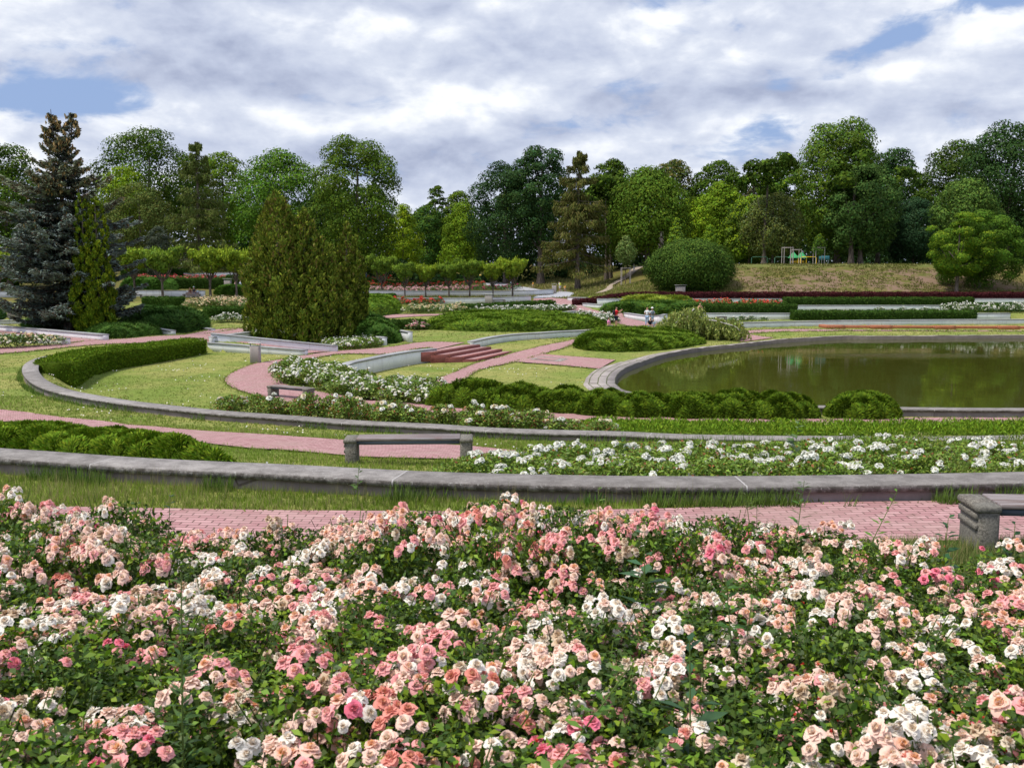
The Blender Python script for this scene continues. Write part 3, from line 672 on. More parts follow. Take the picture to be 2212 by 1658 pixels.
# ------------------------------------------------------------------ steps between landing and lower lawn
a0, b0 = at_z(*z3(612, 722), -5.2), at_z(*z3(998, 658), -5.2)
a3, b3 = at_z(*z3(1010, 806), -5.9), at_z(*z3(1303, 736), -5.9)
st = empty('brick_steps', (*((a0+b0)/2)[:2], EYE-5.9), 'four broad pink steps with red brick edges leading down to the lawn', 'steps')
off = np.array(st.location)
for i in range(4):
    t0, t1 = i/3.6, (i+1)/3.6 if i < 3 else 1.0
    if i == 0: fa, fb = a0, b0
    else: fa, fb = a0+(a3-a0)*(i/3.25), b0+(b3-b0)*(i/3.25)
    ga, gb = (a0+(b0-a0)*0+(a0-a3)*.35*(i == 0), b0+(b0-b3)*.35*(i == 0))
    zt = EYE-5.2-.175*i+.004
    fa = np.array([fa[0], fa[1], 0]); fb = np.array([fb[0], fb[1], 0])
    d = (fa+fb)/2-(a0+b0)/2; back = np.array([(a0-a3)[0], (a0-a3)[1], 0]); back /= np.linalg.norm(back)
    ba, bb = fa+back*1.15, fb+back*1.15
    ax = Acc(); e = .07
    q = np.array([[*fa[:2], zt], [*fb[:2], zt], [*bb[:2], zt], [*ba[:2], zt]])
    ax.add(q, [[0, 1, 2, 3]], UV=np.array([[0, 0], [7, 0], [7, 1.15], [0, 1.15]]))
    tr = obj('tread', ax.mesh('tread', BRICKP), st); tr.data.transform(Matrix.Translation(-Vector(off)))
    ax = Acc()
    cc = (fa+fb)/2; L_ = np.linalg.norm(fb-fa); rz = math.atan2(fb[1]-fa[1], fb[0]-fa[0])
    V, F = box([cc[0], cc[1], zt-.125], (L_+.06, .22, .25-.012), rz, .012); UVb = np.c_[(V-cc)[:, 0]*math.cos(rz)+(V-cc)[:, 1]*math.sin(rz), V[:, 2]]
    V[:, 2] += .010
    ax.add(V, F, UV=UVb)
    mid2 = (fa+ba)/2; L2 = 1.15
    V, F = box([mid2[0]-.0, mid2[1], zt-.3], (L2, .12, .6), math.atan2(back[1], back[0]), .01); V[:, 2] += -.004
    ax.add(V, F, UV=np.c_[V[:, 0], V[:, 2]])
    tr = obj('edge', ax.mesh('edge', REDB), st); tr.data.transform(Matrix.Translation(-Vector(off)))

# ------------------------------------------------------------------ benches and bins
def bench(loc, rz, label, length=2.0, hgt=.45, rounded=False):
    r = empty('park_bench', loc, label, 'bench', 'concrete and timber benches', rz)
    for s in (-1, 1):
        ax = Acc()
        ax.add(*box((s*(length/2-.11), 0, hgt/2-.1), (.20, .50, hgt+.2), 0, .03))
        for zz_ in (.30, .20): ax.add(*box((s*(length/2-.005), 0, hgt-.45+zz_+.06), (.03, .46, .055), 0, .012))
        ax.add(*box((s*(length/2-.10), 0, hgt-.012), (.23, .53, .07), 0, .025))
        obj('support', ax.mesh('support', CONC), r)
    for k in range(4):
        ax = Acc(); ax.add(*box((0, -.18+k*.12, hgt+.012), (length-.42+.0, .108, .045), 0, .006)); obj('slat', ax.mesh('slat', WOOD), r)
    for y in (-.2, .2): ax = Acc(); ax.add(*box((0, y, hgt-.045), (length-.43, .03, .06), 0, 0)); obj('seat_rail', ax.mesh('seat_rail', STEEL), r)
    return r
def bench_px(pa, pb, label, hgt=.45, back=.25):
    a, b = ug(*pa), ug(*pb); d = (b-a)[:2]; L_ = np.linalg.norm(d); rz = math.atan2(d[1], d[0])
    n_ = np.array([-d[1], d[0]])/L_; m = (a+b)/2
    return bench((m[0]+n_[0]*back, m[1]+n_[1]*back, m[2]), rz, label, length=L_, hgt=hgt)
bench_px((744, 1003), (1020, 1008), 'timber and concrete bench on the grass strip by the middle path, left of white roses', .44)
bench_px((577, 859), (662, 867), 'small bench half hidden by rose leaves beside the curved brick path', .46)
ba = at_z(2093, 1186, -2.66); 
bench((5.30, 9.22, EYE-2.68), math.radians(-5), 'bench with grooved concrete end at the right edge, beyond the pink roses', 1.9, .47)
bench_px(z1(150, 432), z1(325, 432), 'dark bench under the left side of the blue spruce', .5)
bench_px(z3(1112, 310), z3(1228, 308), 'distant bench beside a grey bin in front of the small trees', .5)
bench_px(z7(680, 520), z7(950, 520), 'bench with a seated family, behind peach roses', .5)
bench_px(z1(1160, 262), z1(1226, 260), 'bench tucked against the white wall right of the spruce', .5)
bench_px(z4(1130, 467), z4(1212, 467), 'grey bench behind the weeping birch', .55)
bench_px(z3(455*0-50, 100), z3(30, 100), 'far bench partly hidden behind the broad thuja', .5)
WOODL = surf('grey_timber', lambda nb, tc, ge, p: nb.mix(nb.noise(tc.outputs['Object'], 14, 4, .7), (.30, .27, .27), (.48, .43, .42)), .8)
def litter_bin(px, hgt, label, w=.5, pxp=None):
    p = ug(*px); r = empty('litter_bin', p, label, 'litter bin', 'grey litter bins')
    ax = Acc()
    for k in range(7): ax.add(*box((-w*.36+k*w*.12, -w*.36, hgt*.44), (w*.105, .03, hgt*.84), 0, .004)); ax.add(*box((-w*.36+k*w*.12, w*.36, hgt*.44), (w*.105, .03, hgt*.84), 0, .004))
    for k in range(6): ax.add(*box((-w*.44, -w*.30+k*w*.12, hgt*.44), (.03, w*.105, hgt*.84), 0, .004)); ax.add(*box((w*.44, -w*.30+k*w*.12, hgt*.44), (.03, w*.105, hgt*.84), 0, .004))
    ax.add(*box((0, 0, hgt*.4), (w*.8, w*.62, hgt*.76)))
    obj('bin_body', ax.mesh('bin_body', WOODL), r)
    for x in (-1, 1): ax = Acc(); ax.add(*box((x*w*.5, 0, hgt*.5), (.05, .10, hgt), 0, .01)); obj('post', ax.mesh('post', CAPL), r)
    ax = Acc(); ax.add(*box((0, 0, hgt+.015), (w*1.25, w*.85, .035), 0, .01)); obj('lid', ax.mesh('lid', CAPL), r)
    return r
litter_bin(z2(760, 818), 1.1, 'grey slatted litter bin under a flat lid beside the curved brick path', .55)
litter_bin(z1(112, 434), 1.05, 'grey slatted litter bin beside the bench under the spruce', .8)
litter_bin(z3(1085, 316), 1.3, 'pale litter bin beside the distant bench in front of the small trees', .9)
litter_bin(z7(1400, 388), 1.6, 'pale litter bin against the hedge near two walking people at upper left', 1.0)
litter_bin(z4(812, 230), 1.2, 'small pale bin at the foot of the large round bush', 1.2)
litter_bin(z3(1648, 225), 1.5, 'grey bin at the end of the white wall where the grey path bends', .6)
# ------------------------------------------------------------------ people
def skin_mesh(name, verts, edges, radii, mat, colr, sub=1):
    me = bpy.data.meshes.new(name); me.from_pydata([tuple(v) for v in verts], edges, []); me.update()
    o = bpy.data.objects.new(name, me); col.objects.link(o)
    m = o.modifiers.new('skin', 'SKIN'); m.use_smooth_shade = True
    for i, r in enumerate(radii): me.skin_vertices[0].data[i].radius = (r, r)
    me.skin_vertices[0].data[0].use_root = True
    if sub: s = o.modifiers.new('sub', 'SUBSURF'); s.levels = sub
    dg = bpy.context.evaluated_depsgraph_get(); res = bpy.data.meshes.new_from_object(o.evaluated_get(dg))
    bpy.data.objects.remove(o); res.name = name
    res.materials.clear(); res.materials.append(mat)
    a = res.color_attributes.new('Col', 'FLOAT_COLOR', 'POINT'); n = len(res.vertices)
    a.data.foreach_set('color', np.tile(np.r_[colr, 1.0], n).astype(np.float32))
    return res
def person(loc, face, label, h=1.72, sit=False, arms='down', lean=0.0, skin=(.50, .30, .22), shirt=(.6, .6, .65), bottom=(.08, .1, .2), long=False, hair=(.06, .035, .02),
           longhair=False, dress=False, hat=None, pack=None, stride=.0, group=None, slv=True):
    s = h/1.75
    r = empty('person', loc, label, 'person', group, face)
    hz = 0.0 if sit else .93
    def up(z, y=0.0): # torso lean
        return np.array([0, y+math.sin(lean)*(z-hz), hz+(z-hz)*math.cos(lean)]) if not sit else np.array([0, y+math.sin(lean)*z, z*math.cos(lean)+.02])
    Z = (lambda z: z) if not sit else (lambda z: z-.90)
    pel, sp_, ch, nb_, nk = up(Z(.97)), up(Z(1.14)), up(Z(1.33)), up(Z(1.46)), up(Z(1.52))
    h1, h2, h3 = up(Z(1.58), .015), up(Z(1.655), .015), up(Z(1.72), .0)
    V = [pel, sp_, ch, nb_, nk, h1, h2, h3]; R = [.125, .115, .14, .075, .05, .062, .082, .06]; E = [(0, 1), (1, 2), (2, 3), (3, 4), (4, 5), (5, 6), (6, 7)]
    V.append(h2+np.array([0, .105, -.01])); R.append(.014); E.append((6, 8))      # nose
    for sx in (-1, 1): V.append(h2+np.array([sx*.09, 0, -.01])); R.append(.014); E.append((6, len(V)-1))
    arms_i = []; legs_i = []
    for sx in (-1, 1):
        sh = ch*.4+nb_*.6+np.array([sx*.17, 0, -.01]); md = arms if isinstance(arms, str) else arms[0 if sx < 0 else 1]
        if md == 'down': el = sh+np.array([sx*.05, -.02, -.28]); wr = el+np.array([0, .05, -.25])
        elif md == 'phone': el = sh+np.array([sx*.02, .22, -.12]); wr = el+np.array([-sx*.06, .20, .16])
        elif md == 'lap': el = sh+np.array([sx*.05, .05, -.27]); wr = el+np.array([-sx*.08, .22, -.05])
        elif md == 'reach': el = sh+np.array([sx*.03, .18, -.2]); wr = el+np.array([0, .2, -.14])
        else: el = sh+np.array([sx*.08, -.08, -.25]); wr = el+np.array([-sx*.10, .18, -.06])
        i = len(V); d = (wr-el)/np.linalg.norm(wr-el); side = np.array([0, 1., 0]) if abs(d[1]) < .7 else np.array([0, 0, 1.])
        V += [sh, el, wr, wr+d*.07]; R += [.058, .043, .029, .032]; E += [(3, i), (i, i+1), (i+1, i+2), (i+2, i+3)]; arms_i.append((sh, el, wr))
        for f_, (o_, ln) in enumerate(((-.03, .06), (-.01, .075), (.01, .078), (.03, .062))):
            k = len(V); b = V[i+3]+side*o_; t_ = b+d*ln*.6; V += [t_, t_+d*ln*.5+np.array([-sx*.012, 0, 0])]; R += [.009, .008]; E += [(i+3, k), (k, k+1)]
        k = len(V); V.append(wr+d*.03+np.array([-sx*.045, 0, 0])+side*.02); R.append(.010); E.append((i+2, k))
    for sx in (-1, 1):
        hp = pel+np.array([sx*.09, 0, -.06]); st = stride*sx
        if sit: kn = hp+np.array([sx*.05, .42, .02]); an = kn+np.array([0, .06, -.40]); to = an+np.array([0, .17, -.04])
        else: kn = np.array([sx*.10, .03+st*.5, .50]); an = np.array([sx*.11, -.01+st-.04*(st < 0), .09]); to = an+np.array([0, .17, -.055])
        i = len(V); V += [hp, kn, an, to]; R += [.088, .058, .038, .034]; E += [(0, i), (i, i+1), (i+1, i+2), (i+2, i+3)]; legs_i.append((hp, kn, an, to))
    sc_ = lambda P: [np.asarray(p)*s for p in P]
    obj('body', skin_mesh('body', sc_(V), E, [x*s for x in R], PLAIN, skin), r)
    if shirt is not None:
        V = [pel+np.array([0, 0, -.03]), sp_, ch, nb_]; R = [.145, .135, .158, .088]; E = [(0, 1), (1, 2), (2, 3)]
        if slv:
            for sh, el, wr in arms_i: i = len(V); V += [sh, sh*.35+el*.65]; R += [.074, .062]; E += [(3, i), (i, i+1)]
        obj('shirt', skin_mesh('shirt', sc_(V), E, [x*s for x in R], PLAIN, shirt), r)
    if dress:
        a = np.linspace(0, 2*math.pi, 15)[:-1]; rings = [(.10, 1.12), (.20, .9), (.27, .62), (.33, .38)]
        ax = Acc(); V = np.array([[rr*math.cos(t), rr*.8*math.sin(t)+.01, zz_] for rr, zz_ in rings for t in a])*s
        ax.add(V, [[i*14+k, i*14+(k+1) % 14, (i+1)*14+(k+1) % 14, (i+1)*14+k] for i in range(3) for k in range(14)], C=shirt); obj('skirt', ax.mesh('skirt', PLAIN, True), r)
    else:
        V = [pel+np.array([0, 0, .02])]; R = [.148]; E = []
        for hp, kn, an, to in legs_i:
            i = len(V); V += [hp, kn if long else kn*.8+hp*.2]; R += [.108, .08 if long else .088]; E += [(0, i), (i, i+1)]
            if long: V.append(an+np.array([0, 0, .03])); R.append(.058); E.append((i+1, i+2))
        obj('trousers' if long else 'shorts', skin_mesh('bottoms', sc_(V), E, [x*s for x in R], PLAIN, bottom), r)
    for hp, kn, an, to in legs_i:
        obj('shoe', skin_mesh('shoe', sc_([an+np.array([0, -.03, -.02]), to]), [(0, 1)], [.05*s, .044*s], PLAIN, (.06, .05, .05)), r)
    V = [h2+np.array([0, -.035, .02]), h3+np.array([0, -.02, .03])]; R = [.092, .072]; E = [(0, 1)]
    if longhair: V += [nk+np.array([0, -.07, .02]), ch+np.array([0, -.14, 0])]; R += [.07, .045]; E += [(0, 2), (2, 3)]
    if hair is not None: obj('hair', skin_mesh('hair', sc_(V), E, [x*s for x in R], PLAIN, hair), r)
    if hat is not None:
        hc = (h3+np.array([0, 0, .035]))*s; a = np.linspace(0, 2*math.pi, 17)[:-1]; prof = [(.0, .09), (.06, .085), (.095, .03), (.10, .0), (.17, -.02)]
        ax = Acc(); V = np.array([[p_*math.cos(t), p_*math.sin(t), q_] for p_, q_ in prof for t in a])*s+hc
        ax.add(V, [[i*16+k, i*16+(k+1) % 16, (i+1)*16+(k+1) % 16, (i+1)*16+k] for i in range(4) for k in range(16)], C=hat); obj('hat', ax.mesh('hat', PLAIN, True), r)
    if pack is not None:
        c = (ch*.7+sp_*.3)*s+np.array([0, -.21, 0])*s; ax = Acc(); V, F = box(c, (.27*s, .16*s, .40*s), 0, .05); ax.add(V, F, C=pack)
        obj('backpack', ax.mesh('backpack', PLAIN, True), r)
    return r
def onwall(u, v, zr=-5.05): return at_z(u, v, zr)
R_ = math.radians
P_ = lambda x, y: zr5(x, y)
person(onwall(*P_(655, 393)), R_(-75), 'man in red shirt and navy shorts standing on the wall with raised hands', 1.80, arms=('phone', 'phone'), shirt=(.62, .02, .035), bottom=(.02, .025, .06), hair=(.08, .06, .05), pack=(.02, .02, .025), skin=(.42, .24, .17))
person(onwall(*P_(572, 381)), R_(-120), 'woman in pink top and pale jeans sitting on the wall with long dark hair', 1.68, sit=True, arms='lap', shirt=(.75, .25, .5), bottom=(.42, .52, .68), long=True, hair=(.02, .015, .02), longhair=True)
p = ug(*P_(1005, 372)); person(p, R_(-20), 'woman with fair hair in patterned white top and blue jeans, seen from behind', 1.70, arms='bent', shirt=(.66, .70, .74), bottom=(.28, .42, .62), long=True, hair=(.62, .36, .18))
p = ug(*P_(1062, 372)); person(p, R_(10), 'person in white cap with a grey backpack standing beside the fair-haired woman', 1.66, arms='bent', shirt=(.50, .60, .68), bottom=(.35, .48, .66), long=True, hair=(.3, .2, .12), hat=(.75, .76, .78), pack=(.12, .15, .19))
person(onwall(*P_(1035, 384)), R_(-165), 'man in black t-shirt and blue shorts sitting on the wall edge', 1.78, sit=True, arms='lap', lean=.25, shirt=(.015, .015, .025), bottom=(.12, .22, .42), hair=(.5, .34, .26))
person(onwall(*P_(1075, 384)), R_(175), 'child in light blue clothes sitting on the wall beside the man in black', 1.45, sit=True, arms='lap', lean=.2, shirt=(.45, .6, .75), bottom=(.3, .42, .6), hair=(.10, .035, .03))
p = at_z(*P_(1605, 240), -4.62); person((p[0], p[1], EYE-5.15), R_(170), 'person in black vest bending forward behind the weeping birch', 1.72, arms='reach', lean=.35, shirt=(.012, .012, .015), slv=False, hair=(.12, .07, .04), skin=(.55, .32, .22))
# far people
W = lambda x, y: ug(*zr6(x, y))
person(W(384, 352), R_(160), 'woman in a yellow dress walking on the far grey path', 1.7, shirt=(.80, .60, .16), dress=True, hair=(.12, .06, .03), stride=.15)
person(W(490, 358), R_(10), 'person in white dress on the far path, left of the roller skater', 1.55, shirt=(.75, .74, .78), dress=True, hair=(.1, .06, .04), stride=.1)
person(W(550, 358), R_(-10), 'person in white and pale blue dress walking just left of the roller skater', 1.7, shirt=(.66, .72, .80), dress=True, hair=(.1, .06, .04), stride=.1)
person(W(655, 362), R_(190), 'roller skater in grey top, black shorts and knee pads with a green bag', 1.8, arms='bent', shirt=(.5, .55, .62), bottom=(.015, .015, .02), pack=(.45, .70, .08), stride=.18)
person(W(735, 418), R_(180), 'small figure in pale blue partly behind the rightmost small tree trunk', 1.3, shirt=(.5, .65, .8), hair=(.5, .4, .3))
person(W(1285, 462), R_(30), 'adult with lime green backpack bending toward a child on a balance bike', 1.72, arms=('reach', 'reach'), lean=.35, shirt=(.6, .62, .55), bottom=(.7, .68, .7), pack=(.62, .72, .10), hair=(.05, .03, .025))
for (x, y, lb) in ((980, 420, 'child in orange top riding a balance bike alone along the grey path'), (1342, 464, 'child in orange top on a balance bike beside the bending adult')):
    p = W(x, y); person(p, R_(120), lb, 1.1, shirt=(.85, .38, .02), bottom=(.5, .4, .3), arms='reach', hair=(.7, .3, .03), group=None)
    r = empty('balance_bike', p+np.array([-.25, .12, 0]), ('light balance bike under the lone child in orange' if x == 980 else 'light balance bike beside the adult with the green backpack'), 'balance bike')
    for q in (-.36, .36):
        a = np.linspace(0, 2*math.pi, 17); V, F = tube(np.c_[q+.17*np.cos(a), 0*a, .18+.17*np.sin(a)], .022, 6); ax = Acc(); ax.add(V, F, C=(.6, .62, .6)); obj('wheel', ax.mesh('wheel', PLAIN), r)
    ax = Acc()
    for A_, B_ in (((-.36, 0, .18), (0, 0, .36)), ((0, 0, .36), (.30, 0, .42)), ((.36, 0, .18), (.26, 0, .55)), ((0, 0, .36), (-.04, 0, .46))): V, F = tube([A_, B_], .02, 6); ax.add(V, F, C=(.55, .6, .3))
    V, F = tube([(.26, -.17, .56), (.26, .17, .56)], .018, 6); ax.add(V, F, C=(.1, .1, .1)); V, F = box((-.05, 0, .47), (.2, .09, .04), 0, .01); ax.add(V, F, C=(.05, .05, .05))
    obj('frame', ax.mesh('frame', PLAIN), r)
person(W(2122, 228), R_(150), 'small child in white hat and pale blue clothes on the dirt path up the slope', 1.15, shirt=(.55, .70, .82), bottom=(.6, .7, .8), long=True, hat=(.78, .72, .66), hair=(.5, .3, .2))
Q = lambda x, y: ug(*z7(x, y))
bz = Q(815, 517)[2]
for (x, y, hh, lb, kw) in ((752, 470, 1.25, 'small child in white on the family bench, left end', dict(shirt=(.75, .78, .82), hair=(.6, .4, .25))),
        (795, 470, 1.65, 'woman with long brown hair on the family bench', dict(shirt=(.16, .06, .04), hair=(.20, .08, .04), longhair=True, bottom=(.5, .38, .3))),
        (858, 470, 1.8, 'man in dark shirt and pale sun hat on the family bench', dict(shirt=(.03, .03, .05), hat=(.60, .74, .74), bottom=(.16, .24, .42))),
        (912, 470, 1.3, 'fair child in light blue on the family bench, right end', dict(shirt=(.45, .58, .72), hair=(.65, .42, .22)))):
    p = Q(x, 505); person((p[0], p[1]+.35, bz+.52), R_(175), lb, hh, sit=True, arms='lap', lean=.2, **kw)
p = Q(1520, 440); person(p, R_(-90), 'woman in pink walking beside the hedge behind a small tree trunk', 1.65, shirt=(.72, .45, .45), bottom=(.6, .4, .4), hair=(.03, .02, .02))
p = Q(1600, 440); person(p, R_(-70), 'man in light blue shirt with a black backpack near the broad thuja', 1.8, shirt=(.62, .72, .85), bottom=(.3, .35, .4), long=True, pack=(.02, .02, .03), hair=(.04, .03, .02))
p = Q(265, 210); person((p[0], p[1], p[2]), R_(180), 'woman in pale pink top among the red roses at upper left', 1.7, arms='bent', shirt=(.75, .50, .45), bottom=(.2, .3, .6), hair=(.45, .25, .12))
p = ug(*z3(30, 102)); person(p, R_(90), 'person in blue standing at the right edge of the broad thuja', 1.7, shirt=(.55, .65, .72), bottom=(.15, .3, .6), long=True, hair=(.08, .05, .03))

# ------------------------------------------------------------------ hedges, shrubs
def hedge(name, pts, width, hgt, label, color, leaf=(.09, .05), dens=1.5, raw=None, back=True, mat=None, varn=.4, rough=.05, cat='hedge', ztop=None, zbase=None):
    """pts: photo pixels along the near foot of the hedge"""
    P = resample(ugs(pts) if raw is None else raw, .5 if leaf[0] < .3 else 1.0, spline=len(pts if raw is None else raw) > 2)
    if back: P = offset(P, width/2)
    z0 = G(P[:, 0], P[:, 1], False) if zbase is None else np.full(len(P), EYE+zbase); hts = np.broadcast_to(hgt, (len(P),)) if not isinstance(hgt, tuple) else np.linspace(hgt[0], hgt[1], len(P))
    z1_ = z0+hts if ztop is None else np.full(len(P), EYE+ztop)
    V, F, UV = sweep(P, width/2-.06, z0-.25, z1_-.05, .05)
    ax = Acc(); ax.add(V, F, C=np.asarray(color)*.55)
    s = np.r_[0, np.cumsum(np.linalg.norm(np.diff(P[:, :2], axis=0), axis=1))]; Lg = s[-1]; H = float(np.mean(z1_-z0))
    area = Lg*(width+2*H)+2*width*H; n = int(min(60000, area*dens/(leaf[0]*leaf[1])))
    r_ = np.random.default_rng(abs(hash(label)) % 9973 if False else int(Lg*1000) % 9973)
    pr = np.array([width, H, H, width*H/max(Lg, .1)*2]); pr = pr/pr.sum(); face = r_.choice(4, n, p=pr)
    q = r_.random(n)*Lg; q = np.where(face == 3, np.where(r_.random(n) < .5, 0, Lg), q); a = r_.random(n)*2-1; b = r_.random(n)
    T = tangents(P); ix = lambda arr: np.interp(q, s, arr)
    tx, ty = ix(T[:, 0]), ix(T[:, 1]); nx_, ny_ = -ty, tx
    lat = np.select([face == 0, face == 1, face == 2], [a, np.ones(n), -np.ones(n)], a)*(width/2-.02)
    zr_ = np.where(face == 0, 1, b**.9); zb, zt = ix(z0), ix(z1_)
    wob = .02+.03*np.sin(q*3.1)+.03*np.sin(q*7.7+a*3)
    X = ix(P[:, 0])+nx_*lat; Y = ix(P[:, 1])+ny_*lat; Z = zb+(zt-zb)*zr_+np.where(face == 0, wob, 0)*min(1, rough*20)
    Nn = np.select([(face == 0)[:, None], (face == 1)[:, None], (face == 2)[:, None]], [np.c_[0*X, 0*X, 0*X+1], np.c_[nx_, ny_, 0*X], np.c_[-nx_, -ny_, 0*X]], np.c_[tx*np.where(q > Lg/2, 1, -1), ty*np.where(q > Lg/2, 1, -1), 0*X])
    Pt = np.c_[X, Y, Z]+Nn*(r_.random((n, 1))-.4)*rough*2
    A = Nn*.9+rnd_dirs(n, r_)*.9; A[:, 2] += .25
    V, F = cards(Pt, A, rnd_dirs(n, r_)+Nn*.4, leaf[0]*(.7+.6*r_.random(n)), leaf[1]*(.7+.6*r_.random(n)))
    ax.add(V, F, C=leafcols(n, color, varn, .2, r_))
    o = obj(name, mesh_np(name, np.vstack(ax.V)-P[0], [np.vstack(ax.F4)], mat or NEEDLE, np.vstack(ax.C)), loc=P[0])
    AVOID.append(np.vstack([offset(P, width/2)[:, :2], offset(P, -width/2)[::-1, :2]]))
    return tag(o, label, cat)
YEW = (.110, .185, .012); YEWD = (.05, .105, .016); BOXG = (.08, .155, .02)
hedge('clipped_hedge', None, 1.56, (1.22, .86), 'broad clipped yew hedge curving behind the grey ring wall on the left lawn', YEW, (.11, .05), 2.0, raw=H2C, back=False, rough=.06, zbase=-5.2)
hedge('clipped_hedge', zz(z3, [(1790, 1400)])+zz(z4, [(0, 1415), (700, 1435), (1500, 1445), (2211, 1450)])+zz(z5, [(1400, 1445), (2500, 1440)]), 2.0, .13, 'low spreading yew strip between the second ring wall and the brick path by the pond', (.15, .25, .02), (.14, .035), 2.2, rough=.08)
dk = dict(leaf=(.2, .1), dens=1.6)
hedge('clipped_hedge', zz(z3, [(180, 532), (545, 528)]), 1.2, .75, 'small clipped hedge left of the juniper carpet with a pink rose at its end', YEWD, **dk)
hedge('clipped_hedge', zz(z3, [(890, 388), (1200, 372), (1665, 345)]), 1.5, .8, 'dark clipped hedge behind the long white rose strip', YEWD, **dk)
hedge('clipped_hedge', zz(z3, [(-200, 290), (278, 290)]), 1.5, .9, 'dark clipped hedge beside the broad thuja in front of a small tree', YEWD, **dk)
hedge('clipped_hedge', zz(z3, [(40, 140), (1010, 138)]), 1.5, .9, 'clipped hedge behind the small trees among red roses', YEWD, **dk)
hedge('clipped_hedge', zz(z1, [(1220, 340), (1560, 340)]), 1.6, 1.1, 'clipped hedge between the blue spruce and the peach roses', (.05, .11, .016), **dk)
hedge('clipped_hedge', zz(z1, [(1790, 425), (2250, 425)]), 1.5, .9, 'low clipped hedge between peach roses and white roses', (.05, .11, .016), **dk)
hedge('clipped_hedge', zz(z7, [(390, 378), (1700, 378)]), 1.6, 1.5, 'long dark hedge behind the family bench', YEWD, **dk)
hedge('clipped_hedge', zz(z7, [(-300, 200), (752, 200)]), 1.6, 1.4, 'dark hedge behind the woman in pale pink at upper left', YEWD, **dk)
hedge('clipped_hedge', zz(z7, [(1370, 280), (1700, 280)]), 1.4, 1.1, 'short dark hedge beside the red roses left of the broad thuja', YEWD, **dk)
hedge('clipped_hedge', zz(z1, [(-100, 175), (130, 175)]), 1.5, 1.3, 'dark hedge at the left edge under red roses', YEWD, **dk)
def rhedge(u0, u1, v, yb, w_, h_, label, color=YEWD, **k):
    a, b = at_y(u0, v, yb), at_y(u1, v, yb+.02)
    return hedge('clipped_hedge', None, w_, h_, label, color, raw=np.array([a, b]), back=False, **{**dk, **k})
rhedge(1710, 2103, 688, 103.6, 1.6, .92, 'long dark clipped hedge nearest the pond, above the white roses')
rhedge(1467, 1718, 674, 105.9, 1.6, .9, 'dark clipped hedge in front of the orange roses')
rhedge(1694, 2098, 656, 113.2, 1.6, .80, 'upper long dark clipped hedge just below the purple hedge')
rhedge(2094, 2500, 671, 110.2, 1.6, .85, 'dark clipped hedge at the right edge above white roses')
RED = (.075, .018, .022)
rhedge(1237, 2048, 644, 118.8, 1.4, .70, 'long purple-red clipped hedge along the foot of the slope', RED)
rhedge(2054, 2500, 644, 118.8, 1.4, .68, 'purple-red clipped hedge continuing to the right edge', RED)

